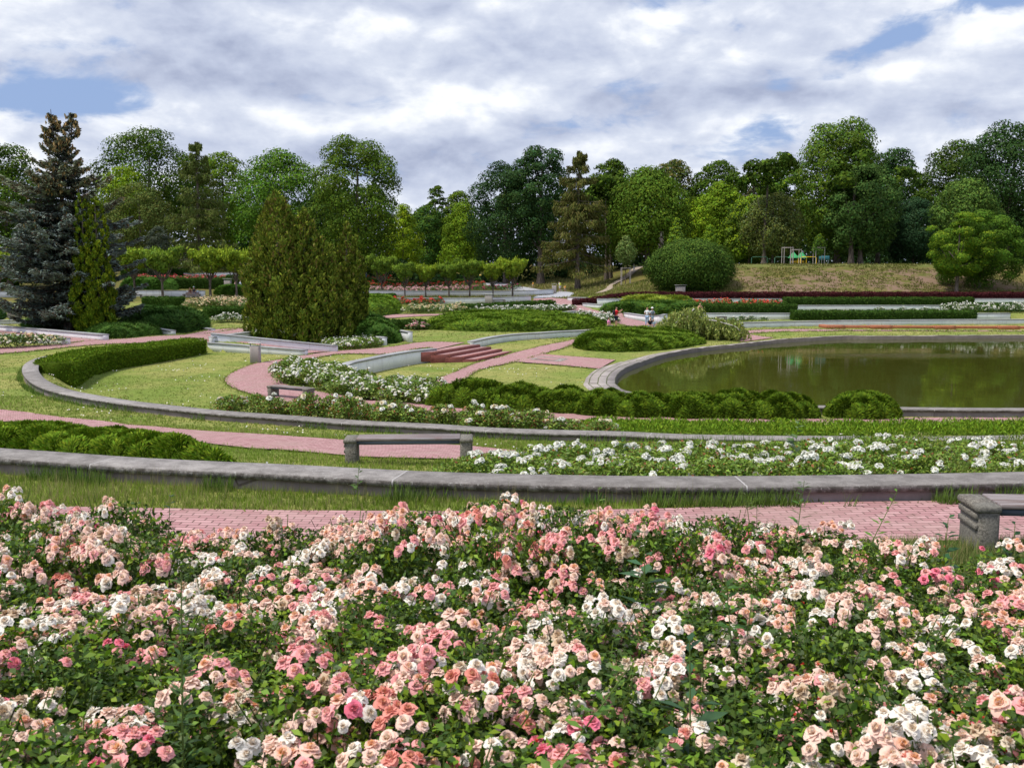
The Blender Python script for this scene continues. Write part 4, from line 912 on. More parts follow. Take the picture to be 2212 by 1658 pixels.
def fbm(X, Y, s, seed=0):
    r_ = np.random.default_rng(seed); o = 0
    for k in range(5):
        a, ph = r_.random()*6.28, r_.random(2)*6.28; f = s*(1.6**k)
        o = o+np.sin(X*f*math.cos(a)+Y*f*math.sin(a)+ph[0])*np.sin(-X*f*math.sin(a)*.8+Y*f*math.cos(a)+ph[1])/(1.35**k)
    return o/2.2
def mass(name, poly, hgt, label, color, leaf=(.4, .07), n=8000, clump=1.2, edge=1.0, flat=.5, mat=None, cat='juniper', tips=None, seed=1, up=.35, hgrad=None, z0=None, dome=False, tipk=.25):
    """spreading evergreen: ground polygon (world xy), feathery sprays over a bumpy mound"""
    poly = np.asarray(poly)[:, :2]; r_ = np.random.default_rng(seed)
    lo, hi = poly.min(0), poly.max(0); ar = (hi-lo).prod()
    K = max(3, int(ar/(clump**2)*1.6)); C = lo+r_.random((K, 2))*(hi-lo); C = C[inside(C[:, 0], C[:, 1], poly)]
    if len(C) < 3: C = np.array([poly.mean(0)]*3)+r_.normal(0, .2, (3, 2))
    ch = .65+.45*r_.random(len(C)); cr = clump*(.7+.5*r_.random(len(C)))
    def height(X, Y):
        e = np.clip(dist_poly(X, Y, poly, True)/edge, 0, 1); e = np.where(inside(X, Y, poly), e, 0)
        h = np.zeros_like(X); who = np.zeros(X.shape, int)
        for i in range(len(C)):
            d = np.hypot(X-C[i, 0], Y-C[i, 1])/cr[i]; hh = ch[i]*np.sqrt(np.clip(1-d*d*.8, 0, 1)); b = hh > h; h = np.where(b, hh, h); who = np.where(b, i, who)
        base = np.sqrt(np.clip(e*(2-e), 0, 1))
        g_ = 1 if hgrad is None else hgrad(X, Y)
        return hgt*g_*base*((1-flat)+flat*h+.06*fbm(X, Y, 2.5, seed)), who, e
    st = max(leaf[0]*.6, .12, math.sqrt(ar)/70); xs = np.arange(lo[0], hi[0]+st, st); ys = np.arange(lo[1], hi[1]+st, st); X, Y = np.meshgrid(xs, ys)
    H, _, _ = height(X, Y); zg = G(X, Y, False) if z0 is None else np.full(X.shape, EYE+z0); Z = zg+np.where(H > 0, H*.86-.02, -.3)
    nx_, ny_ = len(xs), len(ys); i = (np.arange(ny_-1)[:, None]*nx_+np.arange(nx_-1)[None]).ravel(); F = np.stack([i, i+1, i+nx_+1, i+nx_], 1)
    F = F[(H.ravel()[F] > 0).any(1)]
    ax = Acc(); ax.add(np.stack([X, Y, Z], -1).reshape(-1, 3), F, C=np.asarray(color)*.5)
    m = int(n*2.2); Q = lo+r_.random((m, 2))*(hi-lo); Q = Q[inside(Q[:, 0], Q[:, 1], poly)][:n]; m = len(Q)
    h, who, e = height(Q[:, 0], Q[:, 1]); zg = G(Q[:, 0], Q[:, 1], False) if z0 is None else np.full(m, EYE+z0)
    eps = .1; hx, _, _ = height(Q[:, 0]+eps, Q[:, 1]); hy, _, _ = height(Q[:, 0], Q[:, 1]+eps)
    Nn = np.c_[-(hx-h)/eps, -(hy-h)/eps, np.ones(m)]; Nn /= np.linalg.norm(Nn, axis=1, keepdims=True)
    d = Q-C[who]; d /= np.maximum(np.linalg.norm(d, axis=1, keepdims=True), .1)
    A = np.c_[d, np.full(m, up)]+Nn*(.35 if not dome else .8)+rnd_dirs(m, r_)*.45
    # steep flanks: push samples down the side
    drop = r_.random(m)**2*np.clip(1-e, 0, 1)
    P = np.c_[Q, zg+h*(1-drop*.8)+(r_.random(m)-.35)*leaf[0]*.35]
    V, F = cards(P, A, Nn+rnd_dirs(m, r_)*.5, leaf[0]*(.6+.8*r_.random(m)), leaf[1]*(.6+.8*r_.random(m)), .1)
    c = leafcols(m, color, .35, .2, r_)
    if tips is not None:
        t = (r_.random(m) < tipk); c[np.repeat(t, 4)] = leafcols(m, tips, .25, .15, r_)[np.repeat(t, 4)]
    ax.add(V, F, C=c); o3 = np.r_[poly.mean(0), float(zg.mean())]
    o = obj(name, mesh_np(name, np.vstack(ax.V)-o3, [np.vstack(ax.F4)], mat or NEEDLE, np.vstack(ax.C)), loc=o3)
    AVOID.append(poly)
    return tag(o, label, cat)
def pxpoly(pts): return ugs(pts)[:, :2]
JUN = (.090, .158, .014); JUNT = (.16, .25, .020); JUD = (.06, .135, .022)
# front left yew
pf = np.array([at_z(u, v, -2.95)[:2] for u, v in [(-420, 935), (0, 968), (150, 977), (300, 990), (400, 997), (485, 1001)]])
pb = np.array([[-5.0, 16.6], [-5.5, 17.6], [-8, 19.3], [-11, 20.4], [-18, 22.2]])
f = pf+np.array([0, 1.15]); fr = f
mass('yew_shrub', np.vstack([fr, pb]), .44, 'dense spreading yew behind the near grey ring wall at lower left', (.11, .195, .012), (.095, .032), 90000, .40, .5, .5, cat='yew shrub', tips=(.20, .28, .02), seed=4, up=.7)
# juniper carpets
mass('juniper_carpet', pxpoly(zz(z3, [(540, 530), (900, 548), (1300, 552), (1700, 545), (2000, 520), (2095, 505), (2000, 470), (1700, 440), (1400, 425), (1000, 420), (700, 445), (560, 480)])), .8, 'wide feathery juniper carpet in the middle, above the curved white wall', JUN, (.5, .08), 26000, 1.7, 1.6, .55, tips=JUNT, seed=5)
mass('juniper_carpet', pxpoly(zz(z4, [(-110, 690), (0, 715), (300, 725), (600, 715), (830, 690), (1030, 655), (900, 615), (700, 590), (300, 590), (50, 600), (-80, 640)])), .85, 'broad bright juniper carpet at the left end of the pond below the seated people', JUN, (.45, .075), 26000, 1.5, 1.5, .55, tips=JUNT, seed=6)
mass('juniper_carpet', pxpoly(zz(z3, [(-80, 430), (100, 428), (300, 400), (345, 370), (250, 345), (0, 335), (-120, 360)])), 1.6, 'yellow-green juniper mound right of the broad thuja', (.11, .20, .022), (.5, .09), 10000, 1.6, 1.5, .5, tips=JUNT, seed=7)
mass('juniper_carpet', pxpoly(zz(z3, [(-50, 640), (150, 662), (280, 652), (360, 625), (300, 585), (100, 560), (-80, 560)])), 2.1, 'dark green juniper sloping down between the thuja and the brick landing', JUD, (.42, .075), 14000, 1.3, 1.6, .45, tips=(.08, .15, .025), seed=8, hgrad=lambda X, Y: np.clip(1.05-(X+13)/9, .35, 1.2))
mass('juniper_carpet', pxpoly(zz(zr5, [(465, 215), (600, 235), (800, 250), (1100, 255), (1300, 245), (1500, 235), (1735, 215), (1600, 190), (1200, 180), (800, 180), (560, 190)])), 1.0, 'dark juniper carpet behind the standing people', (.06, .13, .022), (.6, .1), 16000, 1.8, 1.5, .5, tips=JUN, seed=9)
mass('juniper_carpet', pxpoly(zz(zr5, [(290, 122), (700, 130), (1100, 150), (1500, 155), (1550, 130), (1100, 118), (600, 108), (350, 108)])), .9, 'yellow-green juniper strip above the dark juniper carpet', (.20, .27, .03), (.6, .1), 12000, 1.8, 1.5, .5, tips=(.30, .36, .05), seed=10)
mass('juniper_carpet', pxpoly(zz(z1, [(1040, 530), (1300, 560), (1600, 560), (1790, 530), (1800, 480), (1600, 450), (1300, 450), (1050, 460)])), 1.9, 'large dark juniper mound right of the blue spruce', (.035, .085, .015), (.5, .08), 20000, 1.7, 2.0, .5, seed=11, hgrad=lambda X, Y: np.clip(.85+(X+26)/16, .7, 1.25), tips=(.055, .12, .02))
mass('juniper_carpet', pxpoly(zz(z1, [(740, 575), (900, 612), (1100, 612), (1390, 575), (1380, 545), (1150, 530), (850, 525)])), .7, 'low juniper carpet in front of the column-shaped thuja', (.055, .12, .02), (.4, .07), 12000, 1.2, 1.1, .5, seed=12, tips=(.09, .17, .03))
mass('juniper_carpet', pxpoly(zz(z1, [(180, 510), (350, 535), (560, 530), (600, 500), (400, 490), (220, 490)])), .7, 'dark low juniper left of the spruce trunk', (.03, .07, .015), (.4, .07), 5000, 1.2, 1.1, .5, seed=13)
mass('juniper_carpet', pxpoly(zz(z1, [(-200, 450), (0, 455), (60, 420), (30, 400), (-200, 400)])), 1.2, 'dark juniper at the far left edge', (.03, .08, .015), (.4, .07), 4000, 1.2, 1.1, .5, seed=14)
mass('juniper_carpet', pxpoly(zz(z7, [(-300, 395), (200, 395), (610, 392), (600, 370), (200, 350), (-300, 350)])), 1.6, 'juniper mound behind the white wall right of the spruce', (.06, .14, .02), (.6, .1), 8000, 1.8, 1.6, .5, seed=15)
mass('juniper_carpet', pxpoly(zz(z7, [(1180, 470), (1500, 480), (1760, 470), (1750, 440), (1400, 425), (1200, 450)])), 1.1, 'juniper spreading behind the peach roses next to the broad thuja', (.08, .17, .02), (.6, .1), 6000, 1.8, 1.6, .5, seed=16)
# round clipped domes along the pond path
DOME = (.078, .138, .010); DT = (.15, .23, .014)
def dome(u, vb, w_px, hgt, label, seed, sy=.8, n=11000):
    p = ug(u, vb); d = p[1]; rx = w_px/FPX*d/2*1.14; hgt *= .9; a = np.linspace(0, 2*math.pi, 25)[:-1]; ry = rx*sy
    q = np.random.default_rng(seed); wv = 1+.10*np.sin(3*a+q.random()*6)+.07*np.sin(5*a+q.random()*6)
    if seed == 31: wv = 1+0*a
    po = np.c_[p[0]+rx*wv*np.cos(a), p[1]+ry+ry*wv*np.sin(a)]
    return mass('round_juniper', po, hgt, label, DOME, (.15, .035), n, .42, rx*.9, (.18 if seed == 31 else .42), cat='shrub', tips=DT, seed=seed, up=.1, dome=True)
dome(1886, 910, 150, 1.0, 'round clipped juniper dome standing alone beside the pond wall', 31, n=15000)
dome(1700, 911, 150, 1.02, 'rounded juniper at the right end of the long clipped row', 32, n=14000)
dome(1605, 909, 150, 1.10, 'tall rounded juniper second from the right end of the row', 33, n=13000)
dome(1500, 908, 140, 1.0, 'rounded juniper in the row before the middle of the pond', 34)
dome(1400, 906, 140, 1.0, 'rounded juniper in the row near the left end of the pond', 35)
dome(1310, 902, 130, 1.08, 'rounded juniper just left of the pond tip', 36)
dome(1225, 897, 140, 1.05, 'rounded juniper behind tall white roses', 37)
dome(1130, 893, 140, 1.15, 'dark lumpy juniper left of the row centre', 38)
dome(1030, 886, 150, 1.3, 'tall irregular juniper with an upright sprig', 39)
dome(975, 882, 90, 1.0, 'leftmost juniper of the clipped row beside the brick path', 40, n=7000)
# ------------------------------------------------------------------ trees
def trunk_mesh(H, r0, limbs, r_, lean=(0, 0), top=.8, seg=8, bend=.3, flare=1.5):
    ax = Acc(); n = 9; t = np.linspace(0, 1, n)
    P = np.c_[lean[0]*t+bend*np.sin(t*4+r_.random()*6)*t, lean[1]*t+bend*np.cos(t*3.3+r_.random()*6)*t, t*H*top-.4*(1-t)]
    R = r0*(1-.75*t); R[0] *= flare
    V, F = tube(P, R, seg); ax.add(V, F)
    for c in limbs:
        z = min(max(c[2]*(.45+.2*r_.random()), H*.16), H*top*.95)
        b = np.array([np.interp(z, P[:, 2], P[:, 0]), np.interp(z, P[:, 2], P[:, 1]), z]); rr = np.interp(z, P[:, 2], R)*.5
        m = (b+c)/2+np.array([0, 0, -.08*np.linalg.norm(c-b)])+r_.normal(0, .12, 3); V, F = tube([b, m, c], [rr, rr*.6, rr*.18], 5); ax.add(V, F)
    return ax
def crown_leaves(blobs, rad, n, leaf, colr, r_, var=.22, tip=None, flat=.75, droop=0, inner=.35, wide=.62):
    """leaf quads gathered on the upper and outer shell of each blob"""
    blobs = np.asarray(blobs); rad = np.asarray(rad); K = len(blobs); w = rad**2; w = w/w.sum()
    k = r_.choice(K, n, p=w); ctr = blobs.mean(0)
    outd = blobs-ctr; outd /= np.maximum(np.linalg.norm(outd, axis=1, keepdims=True), 1e-6)
    d = rnd_dirs(n, r_)+outd[k]*.55+np.array([0, 0, .45]); d /= np.linalg.norm(d, axis=1, keepdims=True)
    rr = rad[k]*np.where(r_.random(n) < inner, r_.random(n)**.5, .82+.28*r_.random(n)**2)
    P = blobs[k]+d*rr[:, None]*np.array([1, 1, flat])
    Nn = d+rnd_dirs(n, r_)*.55; A = np.cross(Nn, rnd_dirs(n, r_)); A[:, 2] -= droop
    s = leaf*(.6+.8*r_.random(n))
    V, F = cards(P, A, Nn, s*1.25, s*wide*1.3, .2)
    kb = 1+(r_.random(K)-.5)*.6
    c = leafcols(n, colr, var, .22, r_)*np.repeat(kb[k], 4)[:, None]
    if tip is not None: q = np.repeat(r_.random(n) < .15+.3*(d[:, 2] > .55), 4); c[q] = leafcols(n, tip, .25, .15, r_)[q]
    return V, F, c
def decid(name, u, vt, vb, y, wpx, label, colr, tip=None, n=5500, leaf=.42, shape='round', seed=0, lo=.2, nb_=38, dens=2.1, gap=0, trunk=True, flat=.75, cat='tree', x=None, basez=None, rblob=None, group=None, r0=None):
    r_ = np.random.default_rng(seed+100)
    bx = at_y(u, vb, y); x = bx[0] if x is None else x; z0 = float(G(x, y, False)) if basez is None else basez
    zt = at_y(u, vt, y)[2]; H = zt-z0; Wd = wpx/FPX*y*(1.10 if wpx > 60 else 1); R = Wd/2
    B = []; RR = []
    tt = (np.arange(nb_)+.5)/nb_
    for i, t in enumerate(tt):
        if shape == 'round': w = math.sin(math.pi*min(1, (t*.80+.12)))**.5
        elif shape == 'dome': w = (1-t**3.2)**.5*(.85+.15*t)
        elif shape == 'cone': w = (1-t)**.7+.08
        elif shape == 'tall': w = math.sin(math.pi*(t*.74+.14))**.45*.97
        elif shape == 'flame': w = max(.12, math.sin(math.pi*(t**.75*.93+.04)))**.9
        elif shape == 'umbrella': w = .45+.6*math.sin(math.pi*min(1, t*.9+.05))
        a = i*2.39996+r_.random()*.6; rb = (rblob or R*.40)*(.75+.5*r_.random())
        rr = max(0, R*w-rb*.75)*(.55+.45*r_.random()**.4)
        z = H*(lo+(1-lo)*t)-rb*.55*t+rb*.2*(1-t)
        B.append((rr*math.cos(a), rr*math.sin(a), z)); RR.append(rb*(1 if t < .85 else .9))
    for i in range(nb_//4):
        t = r_.random(); B.append((R*.3*r_.normal()*.6, R*.3*r_.normal()*.6, H*(lo+(1-lo)*t*.8))); RR.append(R*.3)
    B = np.array(B); RR = np.array(RR)
    if gap: keep = r_.random(len(B)) > gap; B, RR = B[keep], RR[keep]
    rt = empty(name, (x, y, z0), label, cat, group)
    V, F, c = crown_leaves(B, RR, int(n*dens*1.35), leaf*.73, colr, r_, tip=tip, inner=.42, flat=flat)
    obj('crown', mesh_np('crown', V, F, LEAF, c), rt)
    if trunk:
        lm = B[np.argsort(r_.random(len(B)))[:9]]
        obj('trunk', trunk_mesh(H, r0 or max(.12, H*.019), lm, r_, top=.82, bend=.25*H/20).mesh('trunk', BARK, True), rt)
    return rt
DK = (.045, .085, .010); DKB = (.034, .074, .018); MD = (.085, .148, .012); BR = (.145, .235, .013); YG = (.22, .32, .012); OL = (.105, .13, .028); MP = (.090, .152, .014)
T = decid
T('oak_tree', 20, 312, 580, 150, 190, 'dark broad tree at the left edge behind the blue spruce', DK, MD, 7000, .42, seed=1, lo=.05)
T('maple_tree', 328, 276, 580, 205, 215, 'tall dark maple with an open crown behind the larch at left', DK, MD, 7500, .5, seed=2, lo=.28, gap=.08, nb_=30)
T('maple_tree', 268, 358, 580, 190, 135, 'light green tree standing between the spruce and the dark maple', BR, YG, 4500, .42, seed=3, lo=.1)
T('lime_tree', 305, 392, 580, 180, 150, 'olive green tree in front of the dark open maple', OL, (.11, .16, .04), 6500, .34, seed=4, lo=.06)
T('maple_tree', 485, 325, 580, 215, 130, 'green tree half hidden behind the pale larch', MD, BR, 4500, .5, seed=5, lo=.15)
T('chestnut_tree', 608, 322, 580, 195, 225, 'bright green chestnut with a wide rounded top behind the thujas', (.075, .165, .016), (.12, .22, .02), 9000, .5, shape='dome', seed=6, lo=.08, nb_=34)
T('maple_tree', 772, 296, 578, 175, 185, 'tall domed maple above the right thuja, tallest at centre left', MP, (.095, .17, .025), 11000, .42, shape='tall', seed=7, lo=.1, nb_=42, r0=.55)
T('maple_tree', 705, 410, 578, 185, 110, 'dark green tree between the chestnut and the tall domed maple', DKB, DK, 4000, .45, seed=8, lo=.05)
T('acacia_tree', 872, 440, 580, 200, 95, 'yellow-green tree right beside the tall domed maple', YG, (.22, .32, .02), 4200, .36, shape='flame', seed=9, lo=.02)
T('chestnut_tree', 925, 442, 580, 225, 125, 'dense rounded tree in the gap at centre left', (.045, .105, .018), MD, 6000, .46, shape='dome', seed=10, lo=.03, nb_=30)
T('poplar_tree', 944, 400, 580, 240, 52, 'slender sparse tree rising from the gap at centre left', DK, MD, 1500, .5, shape='tall', seed=11, lo=.3, rblob=1.2)
T('maple_tree', 992, 412, 580, 240, 70, 'olive topped tree in the middle of the skyline gap', (.075, .12, .02), BR, 2600, .5, seed=12, lo=.3)
T('chestnut_tree', 1000, 438, 582, 215, 105, 'bright green rounded tree left of the dark oak', BR, (.14, .24, .02), 5500, .42, shape='dome', seed=13, lo=.02)
T('oak_tree', 1092, 350, 582, 185, 160, 'blue-green oak with spreading limbs at centre', DKB, (.045, .10, .04), 8000, .40, seed=14, lo=.12, gap=.06, nb_=34)
T('oak_tree', 1168, 303, 580, 180, 125, 'tall blue-green oak, highest tree near the centre', DKB, (.04, .095, .035), 6500, .42, seed=15, lo=.25, gap=.06, r0=.6)
T('maple_tree', 1318, 342, 575, 185, 110, 'dark green tree behind the brown larch', DK, MD, 4500, .46, seed=16, lo=.15)
T('maple_tree', 1398, 362, 573, 165, 200, 'broad mid green maple in front of the wood, left of the big round bush', MP, (.10, .19, .022), 11000, .42, shape='dome', seed=17, lo=.18, nb_=40, r0=.5)
T('maple_tree', 1450, 345, 573, 210, 110, 'maple with reddish tips behind the broad maple', (.07, .11, .022), (.16, .14, .04), 4000, .5, seed=18, lo=.3)
T('chestnut_tree', 1488, 432, 573, 175, 115, 'light green layered tree above the big round bush', BR, YG, 5500, .42, shape='dome', seed=19, lo=.05)
T('maple_tree', 1545, 346, 573, 205, 120, 'dark rounded tree behind the light green layered trees', DK, MD, 4500, .5, seed=20, lo=.25)
T('chestnut_tree', 1556, 392, 573, 185, 135, 'bright green chestnut right of the layered tree', BR, (.15, .26, .02), 6000, .44, shape='dome', seed=21, lo=.05)
T('maple_tree', 1625, 352, 573, 200, 60, 'spindly bare-topped tree between the chestnut and the big maple', (.06, .06, .03), (.11, .09, .04), 500, .5, seed=22, lo=.4)
T('maple_tree', 1618, 420, 572, 170, 105, 'yellowish green tree right of the bright chestnut', (.10, .17, .022), YG, 5000, .40, seed=23, lo=.05)
T('willow_tree', 1668, 416, 570, 160, 125, 'olive tree with drooping small leaves above the playground', OL, (.12, .155, .06), 6500, .32, seed=24, lo=.14)
T('chestnut_tree', 1692, 342, 572, 180, 110, 'bright green tree left of the tallest maple', (.08, .17, .02), BR, 5000, .44, seed=25, lo=.08)
T('maple_tree', 1808, 260, 569, 165, 190, 'tallest big maple with a domed crown on the right', MP, (.09, .17, .035), 13000, .42, shape='tall', seed=26, lo=.10, nb_=50, r0=.55)
T('maple_tree', 1858, 350, 569, 158, 150, 'maple forming the right shoulder of the tallest maple', (.065, .13, .03), (.10, .18, .04), 8000, .40, seed=27, lo=.16, nb_=30, r0=.45)
T('maple_tree', 1925, 318, 569, 200, 125, 'dark tree behind the shoulder of the tallest maple', DKB, (.05, .11, .03), 5000, .5, seed=28, lo=.15)
T('elm_tree', 1972, 428, 569, 165, 120, 'dark drooping tree left of the yellow-green acacia', (.03, .07, .03), (.04, .09, .035), 6500, .34, seed=29, lo=.08)
T('oak_tree', 2065, 305, 569, 190, 190, 'dark oak behind the acacia on the right', DK, (.07, .11, .02), 8500, .46, seed=30, lo=.1, nb_=34)
T('oak_tree', 2175, 262, 569, 175, 215, 'tall dark oak at the right edge of the photo', DKB, (.035, .08, .02), 11000, .44, seed=31, lo=.1, nb_=44, gap=.05)
T('lime_tree', 2082, 386, 569, 150, 130, 'mid green tree directly above the yellow-green acacia', (.07, .13, .025), (.11, .19, .03), 5500, .36, seed=32, lo=.2)
T('oak_tree', 2330, 330, 569, 170, 230, 'dark oak just past the right edge', DKB, DK, 6000, .46, seed=33, lo=.1)
T('oak_tree', -110, 330, 580, 160, 200, 'dark tree just past the left edge', DK, MD, 5000, .46, seed=34, lo=.05)
# acacia on the slope
T('acacia_tree', 2066, 455, 632, 127, 130, 'yellow-green acacia standing on the slope with a leaning trunk', (.085, .17, .014), (.19, .27, .018), 9000, .22, shape='umbrella', seed=35, lo=.24, nb_=30, r0=.26, rblob=1.1, flat=.62, gap=.1)
T('acacia_tree', 2115, 450, 632, 131, 190, 'darker wide acacia behind the slope acacia, crown reaching the ground', (.065, .135, .014), (.10, .19, .018), 13000, .24, shape='dome', seed=36, lo=.08, nb_=44, r0=.2, rblob=1.4, flat=.62, gap=.08)
T('hornbeam_bush', 343, 488, 590, 165, 62, 'round grey-green bush below the pale larch', (.06, .08, .05), (.09, .11, .08), 2800, .26, seed=37, lo=.0, trunk=False, cat='bush')
# big round bush and the small one on the slope
def bushp(name, u, vt, vb, wpx, label, colr, tip, n, leaf, seed, nb_=40, back=1.0):
    p = ug(u, vb); y = p[1]+wpx/FPX*p[1]/2*back
    return T(name, u, vt, vb, y, wpx, label, colr, tip, n, leaf, shape='round', seed=seed, lo=.08, nb_=nb_, trunk=False, cat='bush', basez=p[2]-.1, x=at_y(u, vb, y)[0])
bushp('round_bush', 1492, 519, 634, 172, 'very large rounded dark bush on the slope beside the purple hedge', (.050, .10, .016), (.10, .17, .024), 34000, .24, 40, 60, .8)
bushp('small_bush', 1226, 578, 604, 32, 'small dark bush alone on the grassy slope', (.035, .075, .02), (.05, .1, .03), 1500, .25, 41, 12)
# yellow-green small columnar trees above the bush
T('young_columnar_tree', 1459, 470, 575, 150, 42, 'narrow pointed bright tree rising behind the big round bush', (.12, .21, .03), YG, 2200, .25, shape='flame', seed=42, lo=.0, rblob=.7)
T('young_tree', 1532, 485, 573, 150, 46, 'bright young tree behind the right side of the big round bush', (.12, .22, .02), YG, 1800, .25, shape='flame', seed=43, lo=.2, rblob=.7)
T('young_tree', 1352, 508, 577, 150, 50, 'young tree tied to three stakes at the top of the dirt path', (.13, .20, .05), (.2, .26, .08), 1100, .24, shape='flame', seed=44, lo=.42, rblob=.7, r0=.06)
T('young_tree', 1840-72, 505, 571, 150, 34, 'thin sapling in a stake frame right of the playground', (.08, .16, .03), BR, 500, .22, shape='flame', seed=45, lo=.3, rblob=.5, r0=.05)
T('young_tree', 1308+120, 500, 577, 150, 18, 'bare grey sapling beside the big round bush', (.12, .10, .10), (.2, .17, .16), 160, .2, shape='flame', seed=46, lo=.3, rblob=.3, r0=.05)
def stakes(u, y, label, w=1.3, h=2.6):
    b = at_y(u, 575, y); x = b[0]; z = float(G(x, y, False)); r = empty('stake_frame', (x, y, z), label, 'stakes', 'timber stake frames round young trees')
    pts = [(-w/2, -w/2), (w/2, -w/2), (w/2, w/2), (-w/2, w/2)]
    for (a, b_) in pts: ax = Acc(); V, F = tube([(a, b_, -.2), (a, b_, h)], .05, 6); ax.add(V, F); obj('stake', ax.mesh('stake', WOODL), r)
    for k in range(4):
        a, b_ = pts[k], pts[(k+1) % 4]; ax = Acc(); V, F = box(((a[0]+b_[0])/2, (a[1]+b_[1])/2, h-.12), (w if a[1] == b_[1] else .05, .05 if a[1] == b_[1] else w, .10)); ax.add(V, F); obj('rail', ax.mesh('rail', WOODL), r)
stakes(1352, 150.2, 'timber stakes round the young tree at the top of the dirt path')
stakes(1768, 150.3, 'timber stakes right of the playground house')
stakes(1700, 150.5, 'timber stakes left of the playground house')
stakes(1750-31, 151.5, 'timber stakes directly before the playground house', 1.2, 2.3)
stakes(1549, 150.2, 'timber stakes behind the right side of the big round bush')

# larches: drooping branches with fine hanging foliage
def larch(u, vt, vb, y, wpx, label, colr, tip, n=9000, seed=0, lo=.12, trunkc=BARK, leaf=(.62, .13)):
    r_ = np.random.default_rng(seed); bx = at_y(u, vb, y); x = bx[0]; z0 = float(G(x, y, False)); H = at_y(u, vt, y)[2]-z0; R = wpx/FPX*y/2
    rt = empty('larch_tree', (x, y, z0), label, 'larch tree'); nbr = 90; Ps = []; ax = trunk_mesh(H, H*.018, [], r_, top=.99, bend=.2); per = n//nbr
    tt = np.sort(r_.random(nbr)); Vs = []; Cs = []
    Pall = []; Aall = []
    for i, t in enumerate(tt):
        z = H*(lo+(1-lo)*t*.98); Lb = R*((1-t)**.75*.95+.10)*(.7+.45*r_.random()); a = r_.random()*6.283; rise = .25*Lb*(t-.3)
        s = np.linspace(0, 1, 7)[:, None]; e = np.array([math.cos(a), math.sin(a), 0])
        P = np.array([0, 0, z])+e*Lb*s+np.array([0, 0, 1])*(rise*s-.22*Lb*s**1.5+.16*Lb*s**4)
        V, F = tube(P, .07*(1-s[:, 0]*.85)*(1-t*.6)+.01, 4); ax.add(V, F)
        m = per; q = r_.random(m)**.7; Pt = np.stack([np.interp(q, s[:, 0], P[:, k]) for k in range(3)], 1)
        side = np.array([-e[1], e[0], 0]); Pt += side*(r_.normal(0, .13, (m, 1))*Lb*(1.1-q[:, None]*.6))
        hang = r_.random(m)*(.14*R+.3); Pt[:, 2] -= hang*.8; Pall.append(Pt); Aall.append(e*.5+np.array([0, 0, -.75])+r_.normal(0, .35, (m, 3)))
    P = np.vstack(Pall); A = np.vstack(Aall); m = len(P)
    V, F = cards(P, A, rnd_dirs(m, r_), leaf[0]*(.6+.8*r_.random(m)), leaf[1]*(.7+.6*r_.random(m)))
    c = leafcols(m, colr, .35, .2, r_); qq = np.repeat(r_.random(m) < .3, 4); c[qq] = leafcols(m, tip, .3, .15, r_)[qq]
    obj('crown', mesh_np('crown', V, F, LEAF, c), rt); obj('trunk', ax.mesh('trunk', trunkc, True), rt); return rt
larch(432, 303, 582, 172, 175, 'pale feathery larch with a bare trunk showing, left of the thujas', (.10, .14, .03), (.15, .18, .045), 17000, 51, .06)
larch(1248, 322, 580, 160, 185, 'brownish larch with drooping branches and a thick pale trunk', (.10, .115, .026), (.155, .14, .045), 22000, 52, .16)

# woodland behind and under the trees
def far_wood():
    r_ = np.random.default_rng(77); ax = Acc()
    M_ = 70000; X = r_.uniform(-150, 150, M_); Y = 246+r_.random(M_)*12; hh = np.clip(17+2.4*np.sin(X*.13)+1.8*np.sin(X*.31+1)+1.6*np.sin(X*.7)+1.2*np.sin(X*1.6), 4, 24); hh = np.where((X > -32) & (X < -8), hh-4.5, hh)
    hh = np.where(X < 0, hh*1.0, hh*1.0)
    Z = G(X, Y, False)+hh*r_.random(M_)**.8
    P = np.c_[X, Y, Z]; A = rnd_dirs(M_, r_); A[:, 2] *= .6
    V, F = cards(P, A, rnd_dirs(M_, r_), .95, .65); ax.add(V, F, C=leafcols(M_, (.035, .072, .014), .4, .2, r_))
    m = 26000; X = r_.uniform(-110, 110, m); Y = 186+r_.random(m)*14; hh = np.clip(4.2+1.2*np.sin(X*.35)+1.1*np.sin(X*.9+2), 1.5, 8)
    k = (X > -4) | (X < -18); 
    hh = np.where(k, hh, 1.2)
    Z = G(X, Y, False)+hh*r_.random(m); P = np.c_[X, Y, Z]
    V, F = cards(P, rnd_dirs(m, r_), rnd_dirs(m, r_), .8, .5); ax.add(V, F, C=leafcols(m, (.022, .05, .014), .5, .25, r_))
    o = obj('undergrowth', mesh_np('undergrowth', np.vstack(ax.V), [np.vstack(ax.F4)], LEAF, np.vstack(ax.C))); tag(o, 'dark mass of undergrowth below and behind the park trees', 'undergrowth', kind='stuff')
far_wood()
